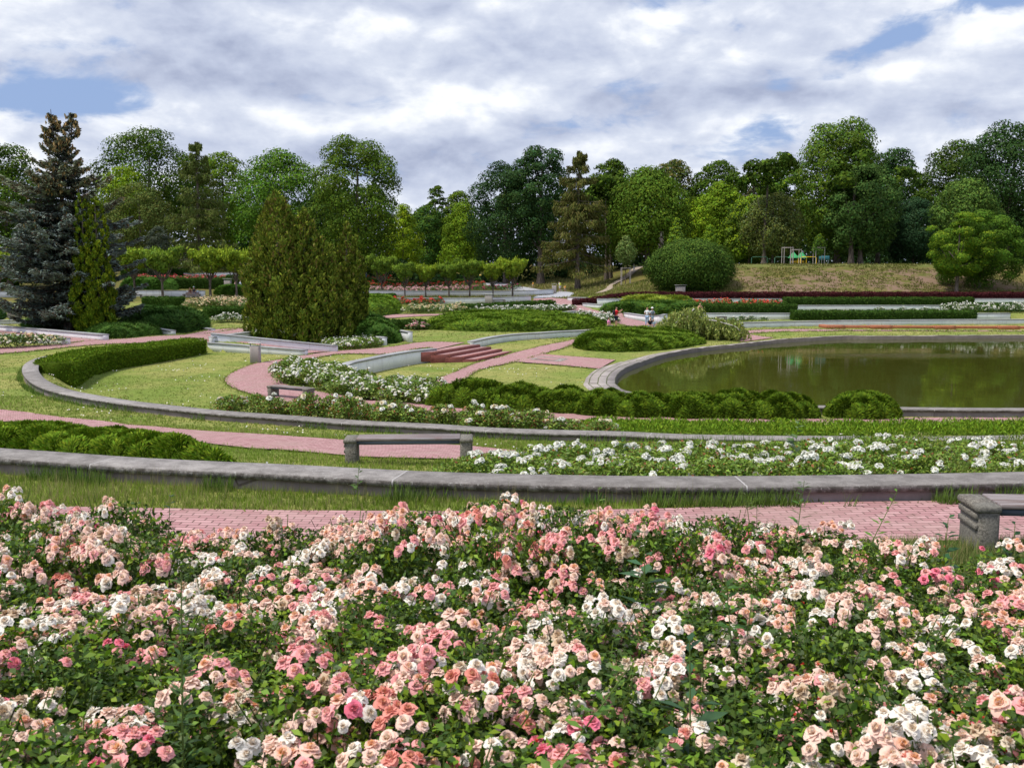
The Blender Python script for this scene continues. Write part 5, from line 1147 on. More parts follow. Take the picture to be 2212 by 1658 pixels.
for i, (u, y, rr) in enumerate(((1102, 200, .5), (1165, 178, .55), (1310, 168, .35), (1318, 170, .4), (1388, 163, .5), (1650, 158, .35), (1668, 162, .5), (1838, 157, .45), (1868, 160, .4), (1895, 172, .4), (1630, 175, .4), (1972, 166, .4))):
    if i in (0, 2, 3, 5, 7, 9, 10):
        p = at_y(u, 575, y); z = float(G(p[0], y, False)); r_ = np.random.default_rng(i); t = empty('bare_trunk', (p[0], y, z), ['thick dark trunk left of the brown larch', '', 'trunk right of the brown larch', 'dark trunk close behind another, right of the brown larch', '', 'pale trunk left of the playground', '', 'pale trunk under the right shoulder of the tallest maple', '', 'dark trunk right of the tallest maple', 'dark trunk between the big round bush and the playground'][i], 'tree trunk')
        ax = trunk_mesh(14, rr, [np.array([2.5, 1, 11]), np.array([-2, -1, 12])], r_, top=1.0); obj('trunk', ax.mesh('trunk', BARK, True), t)
        B = [(r_.normal()*2, r_.normal()*2, 12+r_.random()*4) for _ in range(7)]; V, F, c = crown_leaves(B, [1.8]*7, 1600, .45, DK, r_, tip=MD); obj('crown', mesh_np('crown', V, F, LEAF, c), t)

# playground
pg = at_y(1722, 573, 154); pz = float(G(pg[0], 154, False)); r = empty('play_house', (pg[0], 154, pz), 'playground house with two green pitched roofs on yellow posts', 'play house'); r.scale = (.66, .66, .72)
for k, xx in enumerate((-.95, .95)):
    ax = Acc(); V = np.array([[xx-1.1, -.9, 1.4], [xx+1.1, -.9, 1.4], [xx+1.1, .9, 1.4], [xx-1.1, .9, 1.4], [xx, -.1, 2.7], [xx, .1, 2.7]])
    ax.add(V, [[0, 1, 4], [1, 2, 5], [2, 3, 5], [3, 0, 4], [1, 5, 4], [3, 4, 5]], C=(.05, .30, .12)); obj('roof', ax.mesh('roof', PLAIN), r)
    for sx in (-.95, .95):
        ax = Acc(); V, F = tube([(xx+sx*.95, -.8, 0), (xx+sx*.95, -.8, 1.45)], .07, 6); ax.add(V, F, C=(.75, .5, .02)); obj('post', ax.mesh('post', PLAIN), r)
ax = Acc(); V, F = box((0, 0, .6), (3.2, .1, .5)); ax.add(V, F, C=(.7, .45, .05)); obj('panel', ax.mesh('panel', PLAIN), r)
for k, (u, lb, cc) in enumerate(((1746, 'yellow play bars right of the play house', (.75, .5, .02)), (1640, 'green metal barrier among the trees left of the playground', (.04, .12, .08)), (1690, 'green and red playground rail left of the play house', (.06, .14, .1)))):
    p = at_y(u, 574, 153); z = float(G(p[0], 153, False)); r = empty('play_bar', (p[0], 153, z), lb, 'play bar'); ax = Acc()
    V, F = tube([(-1.2, 0, 0), (-1.2, 0, 1), (-1.0, 0, 1.15), (1.0, 0, 1.15), (1.2, 0, 1), (1.2, 0, 0)], .05, 6); ax.add(V, F, C=cc); obj('frame', ax.mesh('frame', PLAIN), r)
p = at_y(1863-12, 572, 153); 
p = at_y(1656.7+.25083*490, 574, 153); z = float(G(p[0], 153, False)); r = empty('kiosk_board', (p[0], 153, z), 'small blue-green board on posts beside the stake frame', 'board'); ax = Acc(); V, F = box((0, 0, 1.0), (1.6, .1, .6), 0, .02); ax.add(V, F, C=(.05, .2, .25)); obj('panel', ax.mesh('panel', PLAIN), r)
for sx in (-.7, .7): ax = Acc(); V, F = box((sx, .1, .5), (.1, .1, 1.0)); ax.add(V, F, C=(.3, .35, .4)); obj('post', ax.mesh('post', PLAIN), r)

# ------------------------------------------------------------------ blue spruce (twin tops)
def spruce(u, vb, vt, wpx, label):
    r_ = np.random.default_rng(91); p = ug(u, vb); y = p[1]+1.5; x = at_y(u, vb, y)[0]; z0 = float(G(x, y, False)); H = at_y(u, vt, y)[2]-z0; R = wpx/FPX*y/2
    rt = empty('blue_spruce', (x, y, z0), label, 'spruce tree'); ax = trunk_mesh(H*.8, .34, [], r_, top=1.0, bend=.1)
    Ps, As, Ns, Ls, Cs = [], [], [], [], []; cones = []
    tops = [(np.array([-.55, 0, H]), H), (np.array([1.0, .1, H*.985]), H*.985)]
    for tp, hh in tops: V, F = tube([(0, 0, H*.76), tp*np.array([.8, .8, 0])+np.array([0, 0, H*.86]), tp], [.12, .07, .02], 5); ax.add(V, F)
    nlev = 44
    for li in range(nlev):
        t0 = (li+.5)/nlev
        for _ in (0,): pass
        prof0 = lambda t: np.interp(t, [0, .08, .3, .45, .52, .62, .70, .78, .88, 1], [.85, 1.08, 1.08, 1.0, .95, .84, .60, .27, .17, .03])
        nb2 = int(9 if t0 < .6 else 7)
        for k in range(nb2):
            t = float(np.clip(t0+r_.normal()*.012, .01, .995)); z = H*(.05+.93*t); a = r_.random()*6.283; Lb = R*prof0(t)*(.5+.62*r_.random()); base = np.array([0, 0, z])
            if t > .78: tp = tops[k % 2][0]; base = np.array([tp[0]*(t-.7)/.3, 0, z])
            e = np.array([math.cos(a), math.sin(a), 0]); side = np.array([-e[1], e[0], 0]); s = np.linspace(0, 1, 6)[:, None]
            dr = (-.40+.30*r_.random()) if t < .6 else ((-.25+.35*r_.random()) if t < .78 else .25+.3*r_.random())
            P = base+e*Lb*s+np.array([0, 0, 1])*Lb*(dr*s+.24*s**3)
            V, F = tube(P, .05*(1-.8*s[:, 0])*(1-.6*t)+.008, 4); ax.add(V, F)
            m = int(14+Lb*60); q = r_.random(m)**.62; Pt = np.stack([np.interp(q, s[:, 0], P[:, j]) for j in range(3)], 1)
            w = Lb*.26*(1.15-q)+.12; off = r_.uniform(-1, 1, m)*w
            Pt = Pt+side*off[:, None]+np.array([0, 0, 1])*(-np.abs(off)*.35-.16*r_.random(m)+.08)[:, None]
            A = e*.8+side*(np.sign(off)*.6)[:, None]+np.array([0, 0, .1])+r_.normal(0, .35, (m, 3)); Ps.append(Pt); As.append(A); Ls.append(np.full(m, .42 if t < .75 else .3))
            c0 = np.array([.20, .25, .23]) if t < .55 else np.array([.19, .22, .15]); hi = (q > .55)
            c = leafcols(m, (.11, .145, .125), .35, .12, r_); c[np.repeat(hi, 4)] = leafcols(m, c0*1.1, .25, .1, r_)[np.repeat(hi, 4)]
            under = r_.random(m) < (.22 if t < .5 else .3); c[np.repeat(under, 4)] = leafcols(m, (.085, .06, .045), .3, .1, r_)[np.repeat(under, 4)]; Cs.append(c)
            if t > .38:
                mc = int(r_.poisson(5*(t-.2)*(2.2 if t > .6 else 1))); qq = .55+.45*r_.random(mc)
                for w_ in qq: cones.append(np.array([np.interp(w_, s[:, 0], P[:, j]) for j in range(3)])+side*r_.normal(0, .18)+np.array([0, 0, -.12]))
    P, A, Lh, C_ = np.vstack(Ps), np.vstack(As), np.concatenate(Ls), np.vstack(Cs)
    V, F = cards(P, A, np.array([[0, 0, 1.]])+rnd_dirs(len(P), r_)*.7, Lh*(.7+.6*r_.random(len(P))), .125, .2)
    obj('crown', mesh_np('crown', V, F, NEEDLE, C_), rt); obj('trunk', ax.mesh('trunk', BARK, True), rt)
    cn = np.array(cones); m = len(cn); V1, F1 = cards(cn, np.array([[0, 0, -1.]])+rnd_dirs(m, r_)*.2, np.tile([[0, 1., 0]], (m, 1)), .32, .15, .5); V2, F2 = cards(cn, np.array([[0, 0, -1.]])+rnd_dirs(m, r_)*.2, np.tile([[1., 0, 0]], (m, 1)), .32, .15, .5)
    obj('cones', mesh_np('cones', np.vstack([V1, V2]), np.vstack([F1, F2+len(V1)]), PLAIN, np.vstack([leafcols(m, (.42, .29, .13), .3, .1, r_)]*2)), rt)
spruce(150, 716, 236, 300, 'tall blue spruce with two brown cone-laden tops, left of the column-shaped thuja')

# dense thujas: many upright plumes
def thuja(name, u, vb, spires, label, colr, tip, n, leaf, seed, depthk=1.0, brown=None, taper=.6):
    """spires: (centre u, top v, width px, bottom v)"""
    r_ = np.random.default_rng(seed); p = ug(u, vb); W0 = max(s[2] for s in spires)/FPX*p[1]; y = p[1]+W0*.42; x = at_y(u, vb, y)[0]; z0 = float(G(x, y, False))
    rt = empty(name, (x, y, z0), label, 'thuja'); B, RR = [], []; ax = Acc()
    for (su, sv, sw, sb) in spires:
        cx = at_y(su, vb, y)[0]-x; H = at_y(su, sv, y)[2]-z0; R = sw/FPX*y/2; h0 = max(0, at_y(su, sb, y)[2]-z0)
        nn = int((34*(H/8)*(R/2.2)+26)*2.2)
        for i in range(nn):
            t = (i+.5)/nn; w = (((1-t)/.5)**taper if t > .5 else .88+.12*math.sin(t/.5*1.57))*(.70+.5*r_.random())
            a = i*2.4; rb = R*.21*(1.1-.5*t); rr = max(0, R*w-rb*.6)*(.8+.25*r_.random()); B.append((cx+rr*math.cos(a), rr*math.sin(a)*depthk, h0+(H-h0)*t*.97)); RR.append(rb)
        V, F = tube([(cx, 0, -.2), (cx, 0, h0+(H-h0)*.6), (cx, 0, H*.93)], [R*.10, R*.07, .03], 6); ax.add(V, F)
        # dark body keeps the sky from showing through
    B, RR = np.array(B), np.array(RR); w = RR**2; k = r_.choice(len(B), n, p=w/w.sum()); d = rnd_dirs(n, r_)
    ctr = np.array([[0, 0, 0]]); od = B[k]*np.array([1, 1, 0]); od /= np.maximum(np.linalg.norm(od, axis=1, keepdims=True), .2); d = d+od*.9+np.array([0, 0, .1]); d /= np.linalg.norm(d, axis=1, keepdims=True)
    P = B[k]+d*(RR[k]*np.where(r_.random(n) < .3, r_.random(n), .8+.3*r_.random(n)))[:, None]*np.array([1, 1, 1.5])
    P[:, 2] = np.maximum(P[:, 2], .05)
    A = np.c_[d[:, :2]*.7, np.full(n, .8)]+rnd_dirs(n, r_)*.6
    V, F = cards(P, A, d+rnd_dirs(n, r_)*.4, leaf[0]*(.6+.8*r_.random(n)), leaf[1]*(.6+.8*r_.random(n)), .15)
    kb = 1+(r_.random(len(B))-.5)*.5; c = leafcols(n, colr, .35, .2, r_)*np.repeat(kb[k], 4)[:, None]; q = np.repeat(r_.random(n) < .3, 4); c[q] = leafcols(n, tip, .3, .15, r_)[q]
    if brown is not None: q = np.repeat((r_.random(n) < .10*np.clip(P[:, 2]/5, .4, 1.6)), 4); c[q] = leafcols(n, brown, .3, .1, r_)[q]
    obj('crown', mesh_np('crown', V, F, LEAF, c), rt); obj('trunk', ax.mesh('trunk', BARK, True), rt)
TC, TT = (.11, .16, .020), (.24, .29, .035)
thuja('thuja_tree', 612, 736, [(606, 412, 140, 738), (583, 500, 105, 738), (660, 446, 110, 738), (690, 540, 130, 738), (640, 470, 60, 600), (566, 478, 52, 640), (700, 508, 60, 640)], 'broad bushy thuja with pointed brownish tops in the middle left', TC, TT, 60000, (.28, .10), 61, brown=(.20, .15, .05))
thuja('thuja_tree', 738, 734, [(752, 476, 84, 738), (722, 530, 110, 738), (765, 590, 66, 725)], 'shorter bushy thuja joined to the right of the broad pointed one', TC, TT, 34000, (.28, .10), 62, brown=(.20, .15, .05))
thuja('column_thuja', 200, 722, [(190, 412, 52, 722), (218, 420, 58, 722), (204, 520, 88, 724)], 'narrow bright green column-shaped thuja beside the blue spruce', (.11, .18, .014), (.26, .32, .02), 34000, (.24, .10), 63, taper=.3)

# small vase-shaped trees
def vase_proto(name, label, seed, colr, tip, Hh=6.0):
    r_ = np.random.default_rng(seed); rt = empty(name, (0, 0, 0), label, 'small tree', 'small vase-shaped trees'); ax = Acc()
    V, F = tube([(0, 0, -.3), (.03, 0, 1.0), (0, .02, 1.9)], [.17, .13, .12], 7); ax.add(V, F); B, RR = [], []
    for k in range(14):
        a = k*2.4+r_.random()*.4; Rr = (.5+1.5*r_.random()); e = np.array([Rr*math.cos(a), Rr*math.sin(a), 2.5+1.25*Rr+1.1*r_.random()*(1.5-.5*Rr)])
        m = np.array([e[0]*.38, e[1]*.38, 2.5]); V, F = tube([(0, 0, 1.7), m, e], [.075, .05, .015], 5); ax.add(V, F); B.append(e+[0, 0, -.1]); RR.append(.58)
        B.append((m+e)/2+np.array([0, 0, .15])); RR.append(.46)
    for k in range(10): a = k*.63; B.append((1.35*math.cos(a), 1.35*math.sin(a), 4.0+.8*r_.random())); RR.append(.5)
    V, F, c = crown_leaves(B, RR, 5200, .19, colr, r_, tip=tip, flat=1.0)
    m = 420; aa = r_.random(m)*6.28; top = np.c_[np.cos(aa), np.sin(aa)]*(2.3*r_.random(m)**.5)[:, None]; cl = fbm(top[:, 0], top[:, 1], 2.2, seed); sp = np.c_[top, 4.75+.75*cl+.5*r_.random(m)]; V2, F2 = cards(sp, np.array([[0, 0, 1.]])+rnd_dirs(m, r_)*.6, rnd_dirs(m, r_), .42, .14)
    obj('crown', mesh_np('crown', np.vstack([V, V2]), np.vstack([F, F2+len(V)]), LEAF, np.vstack([c, leafcols(m, tip, .2, .1, r_)])), rt); obj('trunk', ax.mesh('trunk', BARK, True), rt); return rt
def copy_tree(o, parent=None):
    c = o.copy(); col.objects.link(c); c.parent = parent
    for ch in o.children: copy_tree(ch, c)
    return c
pA = vase_proto('crab_apple_tree', 'x', 71, (.12, .20, .026), (.19, .29, .03)); pB = vase_proto('crab_apple_tree', 'x', 72, (.18, .27, .026), (.27, .36, .03))
used = set()
spots = [(pB, 0, 641, 1.0, 'small light green tree at the very left edge'), (pB, 291, 636, .95, 'light green small tree just right of the spruce'), (pA, 352, 642, 1.0, 'small tree in front of the pale larch, left of two trunks'),
    (pB, 455, 640, 1.0, 'small light green tree above the seated family'), (pB, 511, 640, .98, 'small tree beside the left edge of the broad thuja'),
    (pA, 825, 640, 1.05, 'dense small tree right next to the right-hand thuja, first in the row of seven'), (pA, 874.7, 644, .9, 'second small tree in the row of seven'), (pB, 919.9, 643.5, .88, 'third small tree in the row of seven'),
    (pA, 970, 643.5, .9, 'fourth small tree in the row of seven'), (pA, 1014.5, 644, 1.0, 'darker fifth small tree in the row of seven'), (pB, 1064.6, 644, .92, 'sixth small tree in the row, in front of the white-dressed walkers'), (pB, 1107.3, 644, 1.05, 'rightmost small tree of the row of seven, bright green')]
for i, (pr, u, v, s, lb) in enumerate(spots):
    o = pr if id(pr) not in used else copy_tree(pr); used.add(id(pr)); p = ug(u, v); yy = p[1]; tgt = 82 if u > 700 else 105
    sc = (tgt/FPX*yy)/5.6*s; o.location = p; o.scale = (sc*(.92 if u > 700 else 1.1), sc*.95, sc); o.rotation_euler[2] = i*1.3; o['label'] = lb
# weeping birch at the pond
def weeping():
    r_ = np.random.default_rng(81); p = ug(*z4(950, 600)); x, y, z0 = p; rt = empty('weeping_birch', p, 'weeping birch with white arching branches drooping to the pond edge', 'weeping tree')
    ax = Acc(); sc = y/FPX; K = lambda X, Y, dy=0: np.array([(z4(X, Y)[0]-z4(950, 600)[0])*sc, dy, (z4(950, 600)[1]-z4(X, Y)[1])*sc])
    arch = []
    V, F = tube([K(955, 610), K(965, 520, .2), K(945, 430), K(925, 375)], [.16, .13, .10, .07], 7); ax.add(V, F)
    for pts in ([(925, 375), (880, 385), (800, 410), (760, 460), (700, 500)], [(925, 375), (955, 400), (1000, 440), (1090, 450), (1180, 475), (1260, 500), (1310, 560)], [(925, 375), (930, 355), (900, 362), (860, 400), (830, 450)], [(1090, 450), (1100, 475), (1060, 500)], [(1180, 475), (1230, 480), (1290, 530)], [(940, 430), (880, 440), (840, 470)]):
        for dy in (-.9, 0, 1.0):
            P = np.array([K(X, Y, dy*(i/len(pts))*2) for i, (X, Y) in enumerate(pts)]); P = resample(P, n=14); arch.append(P)
            V, F = tube(P, np.linspace(.07, .022, len(P)), 5); ax.add(V, F)
    obj('trunk', ax.mesh('trunk', surf('birch_bark', lambda nb, tc, ge, p_: nb.mix(nb.noise(tc.outputs['Object'], 9, 4, .7), (.35, .32, .33), (.68, .64, .66)), .8), True), rt)
    Ps = []; n = 0
    for P in arch:
        for s in range(80):
            q = P[int(r_.integers(1, len(P)))]+r_.normal(0, .35, 3)*np.array([1.2, 1.2, .3]); gz = float(G(x+q[0], y+q[1], False))-z0; Ld = min(max(q[2]-gz-.1, .4), 3.2)*(.45+.55*r_.random())
            Ld = max(Ld, .5)
            m = int(Ld*16)+4; t = np.linspace(0, 1, m)[:, None]; sway = r_.normal(0, .22, (1, 3))*np.array([1, 1, 0]); Ps.append(q+sway*t+np.array([0, 0, -Ld])*t+r_.normal(0, .05, (m, 3)))
    P = np.vstack(Ps); m = len(P); V, F = cards(P, np.array([[0, 0, -1.]])+rnd_dirs(m, r_)*.8, rnd_dirs(m, r_), .23*(.6+.8*r_.random(m)), .12); c = leafcols(m, (.21, .26, .06), .35, .2, r_); q = np.repeat(r_.random(m) < .3, 4); c[q] = leafcols(m, (.32, .36, .12), .25, .1, r_)[q]
    obj('crown', mesh_np('crown', V, F, LEAF, c), rt)
weeping()
# ------------------------------------------------------------------ roses
def rose_mesh(name, seed, outer, mid, inner, open_=1.0, size=.036, ragged=0.35, bud=False):
    r_ = np.random.default_rng(seed); ax = Acc(); outer, mid, inner = map(np.array, (outer, mid, inner))
    rings = [(7, 1.0, 82, -.002), (7, .92, 64, .002), (6, .80, 45, .006), (6, .62, 27, .009), (4, .40, 10, .011)] if not bud else [(4, .5, 8, 0), (3, .36, 4, .004)]
    for ri, (k, L_, tilt, z0) in enumerate(rings):
        for j in range(k):
            a = j*2*math.pi/k+ri*.9+r_.normal()*.18; ti = math.radians(tilt*open_+r_.normal()*(10+12*ragged)); Lp = L_*size*(1+r_.normal()*.08); wd = Lp*(.98 if not bud else .9)
            V = []; C = []
            for v in range(4):
                t = v/3; rad = size*.10+Lp*(math.sin(ti)*t)+(-.10*Lp*t*t if ri > 1 else .05*Lp*t*t); z = z0+Lp*math.cos(ti)*t*.8+(-.22*Lp*t**3 if ri < 2 else 0)+size*.05
                w = wd*(.35+.95*math.sin(min(1, t*.72+.12)*math.pi))*.5
                for h in (-1, 0, 1):
                    cup = .22*w*abs(h); rr = rad-cup*(.4 if ri < 2 else 1.1)+r_.normal()*.0012*(1+3*ragged); lat = h*w
                    zz_ = z+abs(h)*w*.16+(r_.normal()*.0016*(1+3*ragged) if v == 3 else 0)+(-.12*Lp if (v == 3 and h != 0) else 0)
                    V.append((rr*math.cos(a)-lat*math.sin(a), rr*math.sin(a)+lat*math.cos(a), zz_))
                    rn = min(1, rad/size); c = inner*(1-t)+mid*t if ri > 2 else mid*(1-t)+outer*t if ri > 0 else mid*(1-t)*.5+outer*(1-(1-t)*.5)
                    C.append(c*(1+r_.normal()*.04))
            F = [[v*3+h, v*3+h+1, v*3+h+4, v*3+h+3] for v in range(3) for h in (0, 1)]
            ax.add(np.array(V), F, C=np.clip(np.array(C), 0, 1))
    return ax.mesh(name, PETAL, True)
CR, WH, PK, HP, AP, CO = (.93, .83, .70), (.93, .90, .86), (.92, .50, .50), (.90, .24, .36), (.93, .62, .34), (.90, .36, .27)
ROSES = {}
def rs(k, *a, **b): ROSES.setdefault(k, []).append(rose_mesh('blossom', len(ROSES)*17+len(ROSES.get(k, []))+5, *a, **b))
for q in range(2):
    rs('cream', WH, CR, (.82, .60, .38), open_=1.05); rs('blush', (.93, .68, .60), (.94, .82, .70), (.93, .58, .30)); rs('pink', (.92, .42, .45), (.93, .66, .58), (.93, .56, .32), open_=.95)
    rs('apricot', (.92, .62, .56), AP, (.90, .46, .16), open_=.9); rs('hot', HP, (.85, .34, .40), (.80, .30, .25), open_=.85); rs('coral', (.84, .34, .30), (.85, .45, .32), AP, open_=.9)
rs('faded', (.72, .58, .44), (.62, .44, .28), (.42, .26, .12), ragged=1, open_=1.1); rs('faded', (.78, .70, .58), (.66, .50, .34), (.5, .32, .16), ragged=1, open_=1.15)
rs('bud', (.75, .06, .05), (.8, .12, .08), (.8, .3, .1), bud=True); rs('bud', (.8, .25, .15), (.8, .35, .2), AP, bud=True)
WHITE = [rose_mesh('blossom', 200+i, (.84, .86, .84), (.84, .83, .74), (.75, .70, .40), open_=1.0+.1*i, size=.040, ragged=.4) for i in range(3)]
CREAM2 = [rose_mesh('blossom', 210+i, (.84, .80, .66), (.82, .70, .45), (.75, .5, .2), open_=1.0, size=.04, ragged=.4) for i in range(2)]
def rose_foliage(seed, R, H, n, leaf, dark=(.045, .088, .012), lite=(.15, .25, .016), litef=.22, red=0.0, stems=14, name='foliage', low=.15):
    r_ = np.random.default_rng(seed); ax = Acc()
    d = rnd_dirs(n, r_); d[:, 2] = np.abs(d[:, 2])*.9; rr = r_.random(n)**.45
    P = np.c_[d[:, :2]*R*1.12*rr[:, None], low*H+(H*(1-low)*.93)*np.sqrt(np.clip(1-((d[:, :2]*rr[:, None])**2).sum(1)*.75, 0, 1))*r_.random(n)**.5]
    A = rnd_dirs(n, r_); A[:, 2] *= .5; A[:, 2] -= .12; Nn = np.array([[0, 0, 1.]])+rnd_dirs(n, r_)*.75
    V, F = cards(P, A, Nn, leaf*(.6+.8*r_.random(n)), leaf*.58*(.7+.6*r_.random(n)), .22); c = leafcols(n, dark, .4, .2, r_)
    q = np.repeat(r_.random(n) < litef, 4); c[q] = leafcols(n, lite, .3, .2, r_)[q]
    if red: q = np.repeat(r_.random(n) < red, 4); c[q] = leafcols(n, (.22, .085, .03), .3, .2, r_)[q]
    ax.add(V, F, C=c)
    for k in range(stems):
        a = r_.random()*6.28; e = np.array([R*.8*math.cos(a)*r_.random(), R*.8*math.sin(a)*r_.random(), H*(.85+.15*r_.random())])
        V, F = tube([(0, 0, -.05), e*np.array([.5, .5, .55]), e], [.006, .004, .0025], 4); ax.add(V, F, C=(.10, .16, .03))
    return ax.mesh(name, LEAFG)
FOL = [rose_foliage(300+i, .42, .58, 2100, .037, litef=(.25, .4, .3, .5, .28, .36)[i]) for i in range(6)]
def add_blossoms(rt, r_, R, H, ncl, mix, sz=1.0, per=(3, 8), meshes=None, spread=.085, topo=.0):
    keys = list(mix); w = np.array([mix[k] for k in keys], float); w /= w.sum()
    for c in range(ncl):
        a = r_.random()*6.283; q = math.sqrt(r_.random()); cx, cy = R*q*math.cos(a), R*q*math.sin(a); cz = H*(.82+.22*r_.random())*math.sqrt(max(.1, 1-.62*q*q))+.03
        k = int(r_.integers(per[0], per[1]+1)); major = keys[r_.choice(len(keys), p=w)]
        sp_ = spread*math.sqrt(k/5)
        for j in range(k):
            b = j*2.4+r_.random()*.5; rr = sp_*math.sqrt((j+.3)/k); kk = major if r_.random() < .62 else keys[r_.choice(len(keys), p=w)]
            me = ROSES[kk][int(r_.integers(len(ROSES[kk])))] if meshes is None else meshes[int(r_.integers(len(meshes)))]
            o = bpy.data.objects.new('blossom' if kk != 'bud' else 'bud', me); col.objects.link(o); o.parent = rt
            dx, dy = rr*math.cos(b), rr*math.sin(b); o.location = (cx+dx, cy+dy, cz-rr*rr/sp_*.55+r_.normal()*.006)
            n_ = Vector((dx/sp_*.8+cx/R*.35+r_.normal()*.16, dy/sp_*.8+cy/R*.35-.22+r_.normal()*.16, 1)).normalized()
            o.rotation_mode = 'QUATERNION'; o.rotation_quaternion = n_.to_track_quat('Z', 'Y') @ Matrix.Rotation(r_.random()*6.28, 3, 'Z').to_quaternion()
            s = sz*(.72+.42*r_.random())*(1.0 if kk != 'bud' else .8); o.scale = (s, s, s)
MIXES = [(dict(cream=5, blush=5, apricot=2.6, pink=2.2, faded=.7, bud=.7), 'rose bush with cream and blush blooms in the near pink rose bed'),
         (dict(pink=5, blush=4, apricot=3, hot=.8, cream=1.5, faded=.6, bud=.4), 'rose bush with pink and peach blooms in the near pink rose bed'),
         (dict(cream=7, blush=2.5, faded=1.6, apricot=1, bud=.5), 'rose bush with whitish fading blooms in the near pink rose bed'),
         (dict(apricot=3, coral=2, blush=3, cream=3, pink=2.4, bud=.8, faded=.5), 'rose bush with apricot and coral blooms in the near pink rose bed'),
         (dict(hot=2.6, pink=4, blush=3, cream=1.5, apricot=1.5, bud=.5), 'rose bush with deep pink blooms in the near pink rose bed')]
r_ = np.random.default_rng(2024)
cnt = 0; y = 1.55
def bed_back(x):   # far edge of the near bed
    return np.interp(x, [-8, -4.5, -3.2, -2, -.6, .4, 2.0, 2.6, 3.3, 5.5, 8], [7.3, 7.4, 7.35, 7.1, 7.4, 7.5, 7.6, 6.1, 6.4, 6.3, 6.3])
row = 0
while y < 7.9:
    half = y*.515+1.0; sx = .50+.0*y
    x = -half+(row % 2)*sx*.5
    while x < half:
        px_, py_ = x+r_.normal()*.07, y+r_.normal()*.07
        if py_ < bed_back(px_)-.15:
            z = float(G(px_, py_, False)); h = r_.uniform(.92, 1.18)
            if py_ > 5.6: h *= .96+.46*r_.random()**1.4
            if py_ > 6.0 and px_ < -2.7: h *= 1.1
            if px_ > 2.5 and py_ > 5: h *= .82
            mi = int(r_.choice(5, p=[.34, .24, .20, .14, .08])); mx, lb = MIXES[mi]
            fr = px_/(py_*.515); zone = ('bottom edge' if py_ < 2.9 else 'lower part' if py_ < 4.3 else 'upper part' if py_ < 5.8 else 'back row by the path')+', '+('far left' if fr < -.6 else 'left' if fr < -.2 else 'centre' if fr < .2 else 'right' if fr < .6 else 'far right')
            rt = empty('rose_bush', (px_, py_, z+.06), lb.replace(' in the near pink rose bed', ', '+zone), 'rose bush', 'pink and cream rose bushes in the near bed'); rt.scale = (1, 1, h)
            f = obj('foliage', FOL[int(r_.integers(6))], rt); f.rotation_euler[2] = r_.random()*6.28
            ncl = int(np.clip(r_.poisson(13), 8, 16)); add_blossoms(rt, r_, .43, .58, ncl, mx, sz=.69, per=(1, 9), spread=.080); cnt += 1
        x += sx
    y += .46; row += 1
# bright green ground weeds among the roses
def weeds():
    q = np.random.default_rng(5); m = 34000; Y = 1.3+6.2*q.random(m)**.9; X = (q.random(m)*2-1)*(Y*.56+.7)
    k = fbm(X, Y, 2.2, 9) > -.05; X, Y = X[k], Y[k]; m = len(X); Z = G(X, Y, False)+q.random(m)*.34
    V, F = cards(np.c_[X, Y, Z], rnd_dirs(m, q)+[0, 0, .4], np.array([[0, 0, 1.]])+rnd_dirs(m, q)*.7, .035*(.6+.8*q.random(m)), .022, .2)
    o = obj('weeds', mesh_np('weeds', V, F, LEAF, leafcols(m, (.13, .26, .024), .4, .2, q))); tag(o, 'fine bright green weeds growing between the near rose bushes', 'weeds', kind='stuff')
weeds()
# taller weeds and shoots
def shoot(u, vt, vb, y, label, seed, leafL=.10, broad=.5, colr=(.07, .16, .03), lean=.1, pairs=9, nst=1, red=0):
    q = np.random.default_rng(seed); top = at_y(u, vt, y); z0 = float(G(top[0], y, False)); H = top[2]-z0; rt = empty('tall_weed', (top[0], y, z0), label, 'weed'); ax = Acc(); sx = Acc()
    for s in range(nst):
        e = np.array([lean*H*(q.random()-.3)+(s-(nst-1)/2)*.12, .05*s, H*(1-.12*s)]); P = resample(np.array([[0, 0, 0], e*[.3, .3, .5], e]), n=10); V, F = tube(P, np.linspace(.006, .002, 10), 5); sx.add(V, F, C=(.11, .17, .04))
        m = pairs*3; t = .25+.75*q.random(m); Pt = np.stack([np.interp(t, np.linspace(0, 1, 10), P[:, k]) for k in range(3)], 1); a = q.random(m)*6.28; A = np.c_[np.cos(a), np.sin(a), .25*np.ones(m)]; L_ = leafL*(1.25-t)*(.7+.6*q.random(m))+.02
        V, F = cards(Pt+A*L_[:, None]*.55, A, np.array([[0, 0, 1.]])+rnd_dirs(m, q)*.4, L_, L_*broad, .15); ax.add(V, F, C=leafcols(m, colr, .3, .15, q))
    obj('leaves', ax.mesh('leaves', LEAFG), rt); obj('stem', sx.mesh('stem', PLAIN), rt)
shoot(375, 1235, 1560, 3.1, 'feathery upright weed rising at lower left among the roses', 1, .07, .25, (.06, .12, .03), pairs=40)
shoot(1395, 1140, 1300, 5.0, 'broad grey-green leaved weed right of centre among the roses', 2, .19, .55, (.05, .12, .05), pairs=7)
shoot(1300, 1050, 1200, 6.0, 'thin yellow-green shoot in front of the brick path at centre', 3, .09, .4, (.11, .20, .03), pairs=10)
shoot(1716, 1038, 1150, 6.6, 'tall leafy shoot crossing the near ring wall', 4, .13, .35, (.06, .15, .02), pairs=12)
shoot(1850, 1062, 1160, 6.8, 'bending leafy shoot right of the tall one over the brick path', 5, .11, .35, (.09, .18, .02), pairs=11, lean=.6)
shoot(1640, 1065, 1160, 6.9, 'reddish sparse shoot over the brick path', 6, .06, .5, (.12, .16, .03), pairs=12, nst=3)
shoot(2040, 1118, 1200, 6.4, 'dark weed with pointed leaves left of the right edge bench', 7, .15, .4, (.03, .09, .03), pairs=10)
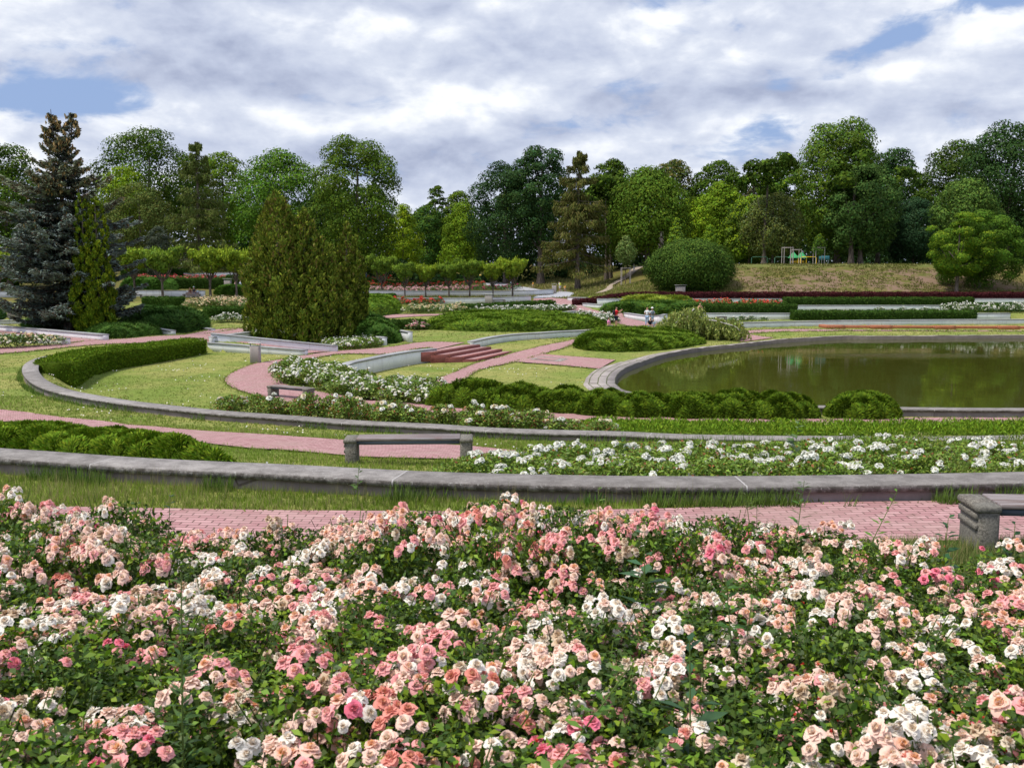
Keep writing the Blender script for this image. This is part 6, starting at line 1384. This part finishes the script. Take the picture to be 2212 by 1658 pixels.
shoot(2192, 1130, 1200, 6.2, 'dark leafy stem before the bench at the right edge', 8, .14, .5, (.02, .06, .02), pairs=10)
shoot(352, 1070, 1180, 6.9, 'thin grey-green stem above the roses at left', 9, .07, .4, (.06, .11, .05), pairs=8)
shoot(770, 1000, 1020, 11.3, 'small upright weed before the near ring wall', 10, .09, .3, (.08, .15, .03), pairs=8)
shoot(1500, 1380, 1600, 3.2, 'broad leafed weed at lower right of centre', 11, .16, .5, (.035, .09, .035), pairs=7)
shoot(1600, 1250, 1400, 4.2, 'leafy green stems right of the broad grey-green weed', 12, .10, .45, (.05, .13, .02), pairs=14, nst=2)
shoot(1005, 1440, 1700, 2.6, 'arching weed stem low in the centre', 13, .08, .4, (.10, .20, .03), pairs=12, lean=.8)
shoot(1340, 930, 985, 16.2, 'slim weed behind the near ring wall left of the white roses', 14, .14, .4, (.06, .14, .03), pairs=8)
shoot(1720, 905, 990, 15.6, 'tall maple-leaved shoot rising among the white roses', 15, .26, .55, (.09, .16, .05), pairs=6)

# distant and middle beds: individual bushes, blossoms as one part
def far_bush(seed, R, H, nl, nb_, bl, cols, fol=(.07, .13, .025), leaf=.10, lite=(.12, .2, .04), red=0):
    q = np.random.default_rng(seed); fo = rose_foliage(seed, R, H, nl, leaf, fol, lite, .35, red, stems=0, low=.05)
    kc = max(3, nb_//6); ca, cr_ = q.random(kc)*6.28, np.sqrt(q.random(kc)); ki = q.integers(0, kc, nb_); cx = cr_[ki]*np.cos(ca[ki])+q.normal(0, .13, nb_); cy = cr_[ki]*np.sin(ca[ki])+q.normal(0, .13, nb_); rr = np.clip(np.hypot(cx, cy), 0, 1); a = np.arctan2(cy, cx); P = np.c_[R*rr*np.cos(a), R*rr*np.sin(a), H*(.66+.3*q.random(nb_)+.18*np.sin(ki*2.7))*np.sqrt(np.clip(1-.6*rr**2, .1, 1))]; Nn = np.c_[P[:, :2]/R*.6, np.ones(nb_)]+rnd_dirs(nb_, q)*.4+[0, -.4, 0]
    Vs, Fs, Cs = [], [], []; n0 = 0
    for i in range(nb_):
        n_ = Vector(Nn[i]).normalized(); A = np.array(n_.orthogonal().normalized()); B = np.cross(n_, A); s = bl*(.7+.6*q.random())/2
        th = np.linspace(0, 2*math.pi, 8)[:-1]+q.random(); rim = P[i]+s*(np.cos(th)[:, None]*A+np.sin(th)[:, None]*B)*(1+.2*q.normal(size=(7, 1))); low_ = P[i]-np.array(n_)*s*.5; top = P[i]+np.array(n_)*s*.45
        V = np.vstack([rim, low_, top]); Fs.append(np.array([[k, (k+1) % 7, 8] for k in range(7)]+[[(k+1) % 7, k, 7] for k in range(7)])+n0); Vs.append(V); n0 += 9
        c = np.array(cols[int(q.integers(len(cols)))])*(.85+.3*q.random()); Cs.append(np.clip(np.vstack([np.tile(c, (8, 1)), c*np.array([1, .95, .85])]), 0, 1))
    return fo, mesh_np('blossoms', np.vstack(Vs), np.vstack(Fs), PETAL, np.vstack(Cs))
def label_kind(lb):
    for k, n in (('yellow', 'yellow_rose_bush'), ('peach', 'peach_rose_bush'), ('magenta', 'magenta_rose_bush'), ('red and pink', 'red_rose_bush'), ('orange', 'orange_rose_bush'), ('pink', 'pink_rose_bush'), ('red', 'red_rose_bush'), ('white', 'white_rose_bush')):
        if lb.split('rose')[0].find(k) >= 0: return n
    return 'rose_bush'
def bed(protos, poly, spacing, label, group, hs=(.8, 1.15), seed=0, dens=1.0, raw=False, near=None, cat='rose bush', scale=1.0, name=None):
    name = name or {'w': 'white_rose_bush'}.get('', None) or label_kind(label); q = np.random.default_rng(seed+500); po = np.asarray(poly)[:, :2] if raw else pxpoly(poly); lo, hi = po.min(0), po.max(0); k = 0; yy = lo[1]
    while yy <= hi[1]+.01:
        xx = lo[0]+(k % 2)*spacing/2
        while xx <= hi[0]:
            x_, y_ = xx+q.normal()*spacing*.16, yy+q.normal()*spacing*.16
            if inside(np.array([x_]), np.array([y_]), po)[0] and q.random() < dens:
                z = float(G(x_, y_, False)); s = q.uniform(*hs)*scale; rt = empty(name, (x_, y_, z), label if near is None else label+(', left part' if x_ < (lo[0]*2+hi[0])/3 else ', middle part' if x_ < (lo[0]+hi[0]*2)/3 else ', right part'), cat, group, q.random()*6.28); rt.scale = (scale, scale, s)
                if near is not None:
                    fols, meshes, ncl, per, R, H, sz = near; f = obj('foliage', fols[int(q.integers(len(fols)))], rt); add_blossoms(rt, q, R, H, int(max(0, q.poisson(ncl))), dict(x=1), sz, per, meshes, .09)
                else:
                    fo, bl = protos[int(q.integers(len(protos)))]; obj('foliage', fo, rt); obj('blossoms', bl, rt)
            xx += spacing
        yy += spacing*.87; k += 1
WFOL = [rose_foliage(400+i, .45, .50, 950, .060, (.12, .20, .025), (.20, .30, .04), .4, .06, 8) for i in range(3)]
# white roses on the middle terrace (right)
f_ = lambda pts: pxpoly(pts)
wp = np.array([[-.95, 13.6], [1.2, 13.2], [4, 13.0], [8.3, 13.1], [9.6, 14.2], [10.2, 16.4], [7.5, 18.2], [4, 17.2], [1.4, 16.8], [-.6, 15.6]])
bed(None, wp, .66, 'white rose bush on the terrace just behind the near ring wall', 'white roses on the middle terrace', near=(WFOL, WHITE, 3.4, (1, 5), .44, .52, 1.12), raw=True, hs=(.8, 1.15), seed=1)
# tall thin roses behind the second ring wall
SFOL = [rose_foliage(420+i, .46, .80, 900, .085, (.12, .20, .03), (.20, .29, .045), .35, .13, 14) for i in range(3)]
w2 = W2; k0 = int(np.argmin(np.hypot(W2[:, 0]+9.6, W2[:, 1]-29))); k1 = int(np.argmin(np.hypot(W2[:, 0]-3.0, W2[:, 1]-24.5))); sgm = np.c_[W2[k0:k1, :2], np.zeros(k1-k0)]
po = np.vstack([offset(sgm, .75)[:, :2], offset(sgm, 2.6)[::-1, :2]])
bed(None, po, .85, 'loose tall white rose bush behind the second grey ring wall', 'tall white roses behind the second ring wall', near=(SFOL, WHITE+CREAM2, 2.6, (1, 4), .38, .82, 1.7), raw=True, hs=(.7, 1.3), seed=2, dens=.9)
# white patch inside the curved path
WB = [far_bush(500+i, .62, .66, 620, 36, .135, [(.82, .84, .84), (.84, .84, .76)], (.12, .20, .03), .12, (.20, .28, .05), .05) for i in range(5)]
bed(WB, zz(z2, [(955, 935), (1030, 1010), (1150, 1040), (1350, 1080), (1600, 1120), (1900, 1165)])+zz(z3, [(300, 1165), (600, 1190), (700, 1080), (500, 1060), (200, 1030), (0, 1010)])+zz(z2, [(1560, 960), (1440, 900), (1300, 890), (1100, 860), (1000, 880)]), .95, 'white rose bush in the patch between curved path and curled wall', 'white roses by the curled wall', seed=3, hs=(.8, 1.2))
FW = [far_bush(520+i, .7, .7, 260, 42, .15, [(.82, .84, .84), (.84, .84, .78)], (.06, .12, .025), .16) for i in range(2)]
FY = [far_bush(530+i, .75, .85, 260, 36, .16, [(.84, .80, .55), (.82, .76, .42), (.84, .84, .76), (.83, .6, .4)], (.07, .13, .025), .16) for i in range(2)]
FR = [far_bush(540+i, .75, .8, 240, 40, .17, [(.72, .03, .03), (.75, .08, .06), (.8, .2, .18)], (.05, .10, .025), .17) for i in range(2)]
FP = [far_bush(550+i, .85, .75, 240, 60, .19, [(.82, .48, .55), (.83, .62, .64), (.80, .35, .45)], (.06, .11, .025), .18) for i in range(2)]
FM = [far_bush(560+i, .8, .9, 280, 24, .17, [(.6, .08, .25), (.7, .2, .4), (.5, .04, .15)], (.05, .11, .03), .18) for i in range(2)]
FO = [far_bush(570+i, .7, .9, 200, 30, .20, [(.85, .16, .08), (.85, .26, .14), (.82, .1, .08)], (.05, .10, .02), .18) for i in range(2)]
FA = [far_bush(580+i, .85, 1.0, 360, 60, .17, [(.85, .68, .40), (.85, .60, .45), (.85, .78, .62), (.84, .72, .5)], (.10, .15, .03), .17) for i in range(2)]
FRP = [far_bush(590+i, .85, .9, 260, 44, .21, [(.78, .05, .07), (.82, .22, .28), (.8, .12, .12), (.8, .3, .35)], (.07, .12, .03), .18) for i in range(2)]
def rowbed(pr, pa, pb, depth, spacing, label, group, **k):
    P = resample(ugs([pa, pb] if isinstance(pa[0], (int, float)) else pa), n=9, spline=False); Q = P.copy(); Q[:, 1] += depth; bed(pr, np.vstack([P[:, :2], Q[::-1, :2]]), spacing, label, group, raw=True, **k)
bed(WB, zz(z2, [(1330, 670), (1470, 715), (1700, 700), (1850, 670), (1780, 640), (1600, 640), (1400, 640)]), .85, 'white rose bush at the foot of the dark sloping juniper', 'white roses under the dark juniper', seed=4, scale=.95)
rowbed(WB, z2(700, 600), z2(1150, 640), 1.6, 1.0, 'white rose bush in the walled bed under the broad thuja', 'white roses under the thujas', seed=5)
rowbed(FY, z1(-350, 715), z1(440, 680), 2.2, .95, 'yellow and cream rose bush in front of the ramp wall at far left', 'yellow roses at the far left ramp', seed=6)
rowbed(FA, z1(1560, 350), z1(2200, 370), 9, 1.35, 'peach rose bush in the bed in front of the seated family', 'peach roses before the seated family', seed=7)
rowbed(FW, z1(1800, 475), z1(2180, 475), 2.4, 1.1, 'white rose bush in front of the low hedge left of the thuja', 'white roses left of the thuja', seed=8)
rowbed(FRP, z7(-200, 268), z7(1380, 275), 5, 1.5, 'red and pink rose bush behind the long dark hedge at upper left', 'red and pink roses upper left', seed=9)
rowbed(FR, z1(-50, 130), z1(200, 130), 4, 1.5, 'bright red rose bush at the left edge behind the spruce', 'red roses at the left edge', seed=10)
rowbed(FP, z3(20, 205), z3(935, 205), 9, 1.7, 'pale pink rose bush in the long bed behind the row of seven small trees', 'pink roses behind the small trees', seed=11)
rowbed(FM, z3(940, 204), z3(1350, 196), 5, 1.7, 'magenta rose bush at the right end of the pink bed by the grey path', 'magenta roses by the grey path', seed=12)
rowbed(FR, z3(40, 155), z3(1060, 152), 4, 1.7, 'red rose bush in the strip between pink roses and the far hedge', 'red roses behind the pink bed', seed=13)
rowbed(FR, z3(20, 100), z3(640, 98), 3, 2.0, 'red rose bush in the farthest row behind the clipped hedge', 'farthest red roses', seed=14)
rowbed(FR, z3(180, 330), z3(640, 330), 6, 1.4, 'red rose bush behind the yellow roses in front of the small trees', 'red roses among the yellow ones', seed=15)
rowbed(FY, z3(370, 395), z3(925, 390), 5, 1.15, 'pale yellow rose bush left of the long white rose strip', 'pale yellow roses', seed=16)
rowbed(FW, [z3(935, 395), z3(1400, 385), z3(1700, 375), z3(1825, 372)], None, 2.6, .95, 'white rose bush in the long strip before the dark clipped hedge', 'long strip of white roses', seed=17)
bed(FW, zz(zr5, [(190, 330), (300, 345), (450, 350), (640, 345), (600, 300), (450, 290), (300, 270), (210, 260)]), 1.1, 'white rose bush behind the juniper carpet left of the man in red', 'white roses near the man in red', seed=18)
rowbed(FP, z3(440, 535), z3(520, 535), 1.2, 1.0, 'pink rose bush at the end of the small clipped hedge', 'pink rose bush by the hedge', seed=19)
rowbed(FW, z5(960, 445), z5(1660, 443), 1.3, 1.15, 'white rose bush at the foot of the dark hedge nearest the pond', 'white roses below the hedge beyond the pond', seed=20, scale=.9)
rowbed(FW, z5(1680, 442), z5(2400, 442), 5.5, 1.35, 'white rose bush on the terrace at the right edge', 'white roses on the terrace at the right', seed=21, hs=(1.1, 1.6))
rowbed(FW, z4(1220, 467), z4(1575, 465), 1.5, 1.1, 'small white rose bush right of the weeping birch', 'white roses right of the birch', seed=22, scale=.8)
a, b = at_y(1492, 655, 107.2), at_y(1690, 655, 107.2); bed(FO, np.array([[a[0], 107.1], [b[0], 107.1], [b[0]+.5, 110.8], [a[0], 110.8]]), 1.35, 'orange-red rose bush between the dark hedge and the white terrace wall', 'orange roses on the terrace', seed=23, raw=True, hs=(1.35, 1.75))
# scrubby weeds at the right of the white roses
def scrub(poly, n, h, leafL, colr, label, seed, dots=None, name='weeds'):
    q = np.random.default_rng(seed); po = np.asarray(poly); lo, hi = po.min(0), po.max(0); Q = lo+q.random((n*2, 2))*(hi-lo); Q = Q[inside(Q[:, 0], Q[:, 1], po)][:n]; m = len(Q); hh = h*(.7+.5*fbm(Q[:, 0], Q[:, 1], 1.3, seed)); Z = G(Q[:, 0], Q[:, 1], False)+np.clip(hh, .08, 2)*q.random(m)**.6
    A = rnd_dirs(m, q)+[0, 0, .8]; V, F = cards(np.c_[Q, Z], A, rnd_dirs(m, q), leafL*(.5+q.random(m)), leafL*.32, .1); c = leafcols(m, colr, .35, .2, q)
    if dots is not None: t = np.repeat((q.random(m) < .10) & (Z-G(Q[:, 0], Q[:, 1], False) > h*.5), 4); c[t] = leafcols(m, dots, .2, .1, q)[t]
    o = obj(name, mesh_np(name, V, F, LEAF, c)); tag(o, label, 'weeds', kind='stuff')
scrub([[6.0, 13.0], [8.2, 13.1], [11.5, 14.5], [11.5, 19], [7.5, 19.5], [5.5, 17.5]], 60000, .50, .065, (.15, .22, .04), 'thick pale green weeds with yellowish seed heads on the right of the white roses', 3, (.24, .24, .10))
scrub([[-.9, 13.6], [6, 13.2], [6, 17.8], [2, 18.6], [-.4, 16.2]], 42000, .30, .065, (.15, .23, .03), 'green weeds filling the gaps between the white roses on the middle terrace', 4, (.22, .10, .04))
k3 = np.c_[W2[k0-30:k1+10, :2], np.zeros(len(W2[k0-30:k1+10]))]
scrub(np.vstack([offset(k3, .45)[:, :2], offset(k3, 2.3)[::-1, :2]]), 22000, .34, .085, (.15, .23, .035), 'fresh green weeds behind the second grey ring wall', 5, (.2, .12, .04))
for i, (u, v, s, lb) in enumerate(((75, 1062, 1.3, 'x'),)):
    pass

# ------------------------------------------------------------------ grass
def grass():
    q = np.random.default_rng(99); Vs, Fs, Cs = [], [], []; n0 = 0
    def put(x0, x1, y0, y1, dens, hgt, wid, colr, var, keep=None, straw=.2, lean=.85, bl=3):
        nonlocal n0
        n = int(dens*(x1-x0)*(y1-y0)); X = q.uniform(x0, x1, n); Y = q.uniform(y0, y1, n)
        k = np.abs(X) < Y*.56+1.5
        if keep is not None: k &= keep(X, Y)
        X, Y = X[k], Y[k]
        for p in AVOID:
            lo, hi = p.min(0), p.max(0)
            if hi[0] < x0 or lo[0] > x1 or hi[1] < y0 or lo[1] > y1: continue
            k = ~inside(X, Y, p); X, Y = X[k], Y[k]
        m = fbm(X, Y, .9, 3)+.5*fbm(X, Y, 3, 4); n = len(X)
        X = np.repeat(X, bl)+q.normal(0, wid*1.2, n*bl); Y = np.repeat(Y, bl)+q.normal(0, wid*1.2, n*bl); m = np.repeat(m, bl); n = len(X)
        h = hgt*(.45+.75*q.random(n))*(1+.35*m); Z = G(X, Y, False); a = q.random(n)*6.28; l = lean*q.random(n); w = wid*(.6+.8*q.random(n))
        b = np.stack([X, Y, Z-.01], 1); s = np.stack([-np.sin(a), np.cos(a), 0*a], 1)*w[:, None]/2; t = b+np.stack([np.cos(a)*l*h, np.sin(a)*l*h, h], 1)
        V = np.stack([b-s, b+s, t], 1).reshape(-1, 3); F = np.arange(3*n).reshape(n, 3)+n0; n0 += 3*n
        base = np.array(colr)*(1+(q.random((n, 1))-.5)*2*var); base *= (1+.25*np.clip(m, -1, 1))[:, None]*np.array([[.92, 1, .9]]); st = q.random(n) < straw*(1+m); base[st] = np.array([.30, .27, .12])*(1+(q.random((st.sum(), 1))-.5)*.5)
        Vs.append(V); Fs.append(F); Cs.append(np.repeat(np.clip(base, 0, 1), 3, 0))
    sx = np.c_[xs, fy]
    y1f = lambda X: np.interp(X, W1[:, 0], W1[:, 1]); fyf = lambda X: np.interp(X, far[:, 0], far[:, 1])
    put(-8, 4.5, 10.3, 14.2, 900, .105, .008, (.19, .27, .035), .35, lambda X, Y: (Y < y1f(X)-.25) & (Y > fyf(X)+.01), straw=.28)
    put(-8, 4.5, 10.6, 14.2, 60, .27, .006, (.20, .22, .08), .35, lambda X, Y: (Y < y1f(X)-.25) & (Y > fyf(X)+.15), straw=.5, lean=.35)
    put(-2, 5, 10.6, 12.4, 160, .17, .022, (.09, .19, .03), .3, lambda X, Y: (Y < y1f(X)-.25) & (Y > fyf(X)+.2) & (X > .5), straw=.05, lean=.8)
    put(-6, 7, 7.0, 9.6, 900, .12, .009, (.12, .19, .04), .35, lambda X, Y: (Y > bed_back(X)-.5) & (Y < fyf(X)-1.72), straw=.25)
    put(2.2, 6.5, 6.4, 9.2, 500, .2, .008, (.16, .20, .06), .35, lambda X, Y: (Y > bed_back(X)-.4) & (Y < fyf(X)-1.72), straw=.4)
    inW = lambda X, Y: Y > y1f(X)+.3
    put(-14, 14, 13, 24, 330, .075, .012, (.20, .275, .045), .32, inW, straw=.16)
    put(-26, 14, 22, 34, 120, .085, .022, (.205, .27, .05), .32, inW, straw=.2)
    put(-30, 8, 33, 48, 40, .055, .03, (.20, .255, .055), .3, straw=.25)
    put(-32, 10, 48, 75, 14, .045, .045, (.20, .25, .06), .3, straw=.3)
    put(-45, 55, 75, 122, 5, .08, .08, (.20, .24, .06), .3, straw=.3)
    # foot of walls
    for Wl, dn in ((W1, 260), (W2, 120)):
        L_ = len(Wl); n = dn*30; i = q.integers(0, L_-1, n); t = q.random((n, 1)); P = Wl[i]*(1-t)+Wl[i+1]*t; T = tangents(Wl)[i]; d = -(.30+.22*q.random(n)); X = P[:, 0]-T[:, 1]*d; Y = P[:, 1]+T[:, 0]*d
        k = fbm(X, Y, 1.2, 8) > (-.1 if Wl is W2 else .0); X, Y = X[k], Y[k]; n = len(X); h = (.20 if Wl is W1 else .22)*(.4+.9*q.random(n)); Z = G(X, Y, False); a = q.random(n)*6.28; w = .014 if Wl is W1 else .02
        b = np.stack([X, Y, Z], 1); s = np.stack([-np.sin(a), np.cos(a), 0*a], 1)*w/2; tt = b+np.stack([np.cos(a)*.4*h, np.sin(a)*.4*h-.02, h], 1); Vs.append(np.stack([b-s, b+s, tt], 1).reshape(-1, 3)); Fs.append(np.arange(3*n).reshape(n, 3)+n0); n0 += 3*n; Cs.append(np.repeat(np.array([.12, .20, .04])*(.6+.8*q.random((n, 1))), 3, 0))
    # tufts creeping over the path edges
    for E in EDGES:
        E = resample(np.asarray(E, float), .3, spline=False) if len(E) > 2 else E
        if E[:, 1].min() > 90: continue
        L_ = len(E); n = L_*14; i = q.integers(0, L_-1, n); t = q.random((n, 1)); P = E[i]*(1-t)+E[i+1]*t; P = P+q.normal(0, .035+.0012*P[:, 1:2], (n, 2)); X, Y = P[:, 0], P[:, 1]
        k = (fbm(X, Y, 1.6, 31) > -.25) & (np.abs(X) < Y*.56+1.5); X, Y = X[k], Y[k]; n = len(X)
        if n == 0: continue
        h = (.045+.0009*Y)*(.4+.9*q.random(n)); Z = G(X, Y, False)+.02; a = q.random(n)*6.28; w = .010+.0007*Y
        b = np.stack([X, Y, Z], 1); s = np.stack([-np.sin(a), np.cos(a), 0*a], 1)*w[:, None]/2; tt = b+np.stack([np.cos(a)*.8*h, np.sin(a)*.8*h, h], 1); Vs.append(np.stack([b-s, b+s, tt], 1).reshape(-1, 3)); Fs.append(np.arange(3*n).reshape(n, 3)+n0); n0 += 3*n; Cs.append(np.repeat(np.array([.19, .24, .055])*(.6+.8*q.random((n, 1))), 3, 0))
    # embankment: long dry grass
    put(-16, 24, 122, 150, 9, .30, .12, (.165, .19, .04), .35, straw=.35, bl=3)
    put(24, 90, 123, 150, 10, .22, .12, (.13, .135, .032), .45, lambda X, Y: fbm(X, Y, .5, 21)+.4*fbm(X, Y, 1.7, 22) > -.2, straw=.3, bl=3)
    put(-20, 16, 150, 215, 4, .4, .16, (.20, .21, .06), .35, straw=.4, bl=3)
    o = obj('grass', mesh_np('grass', np.vstack(Vs), np.vstack(Fs), GRASS, np.vstack(Cs))); tag(o, 'short patchy grass on the lawns and slopes', 'grass', kind='stuff')
    # tiny white clover and daisies
    n = 5200; X = q.uniform(-22, 13, n); Y = q.uniform(12, 60, n); k = (np.abs(X) < Y*.56+1) & (fbm(X, Y, .7, 12) > .25) & (Y > y1f(X)+.4); X, Y = X[k], Y[k]
    for p in AVOID: k = ~inside(X, Y, p); X, Y = X[k], Y[k]
    n = len(X); P = np.c_[X, Y, G(X, Y, False)+.08]; V, F = cards(P, rnd_dirs(n, q), np.tile([[0, -.4, 1.]], (n, 1)), .035+.0006*Y, .035+.0006*Y, 0); o = obj('clover_flowers', mesh_np('clover_flowers', V, F, PLAIN, leafcols(n, (.62, .60, .56), .2, .1, q))); tag(o, 'tiny white clover flowers scattered in the grass', 'clover', kind='stuff')
grass()
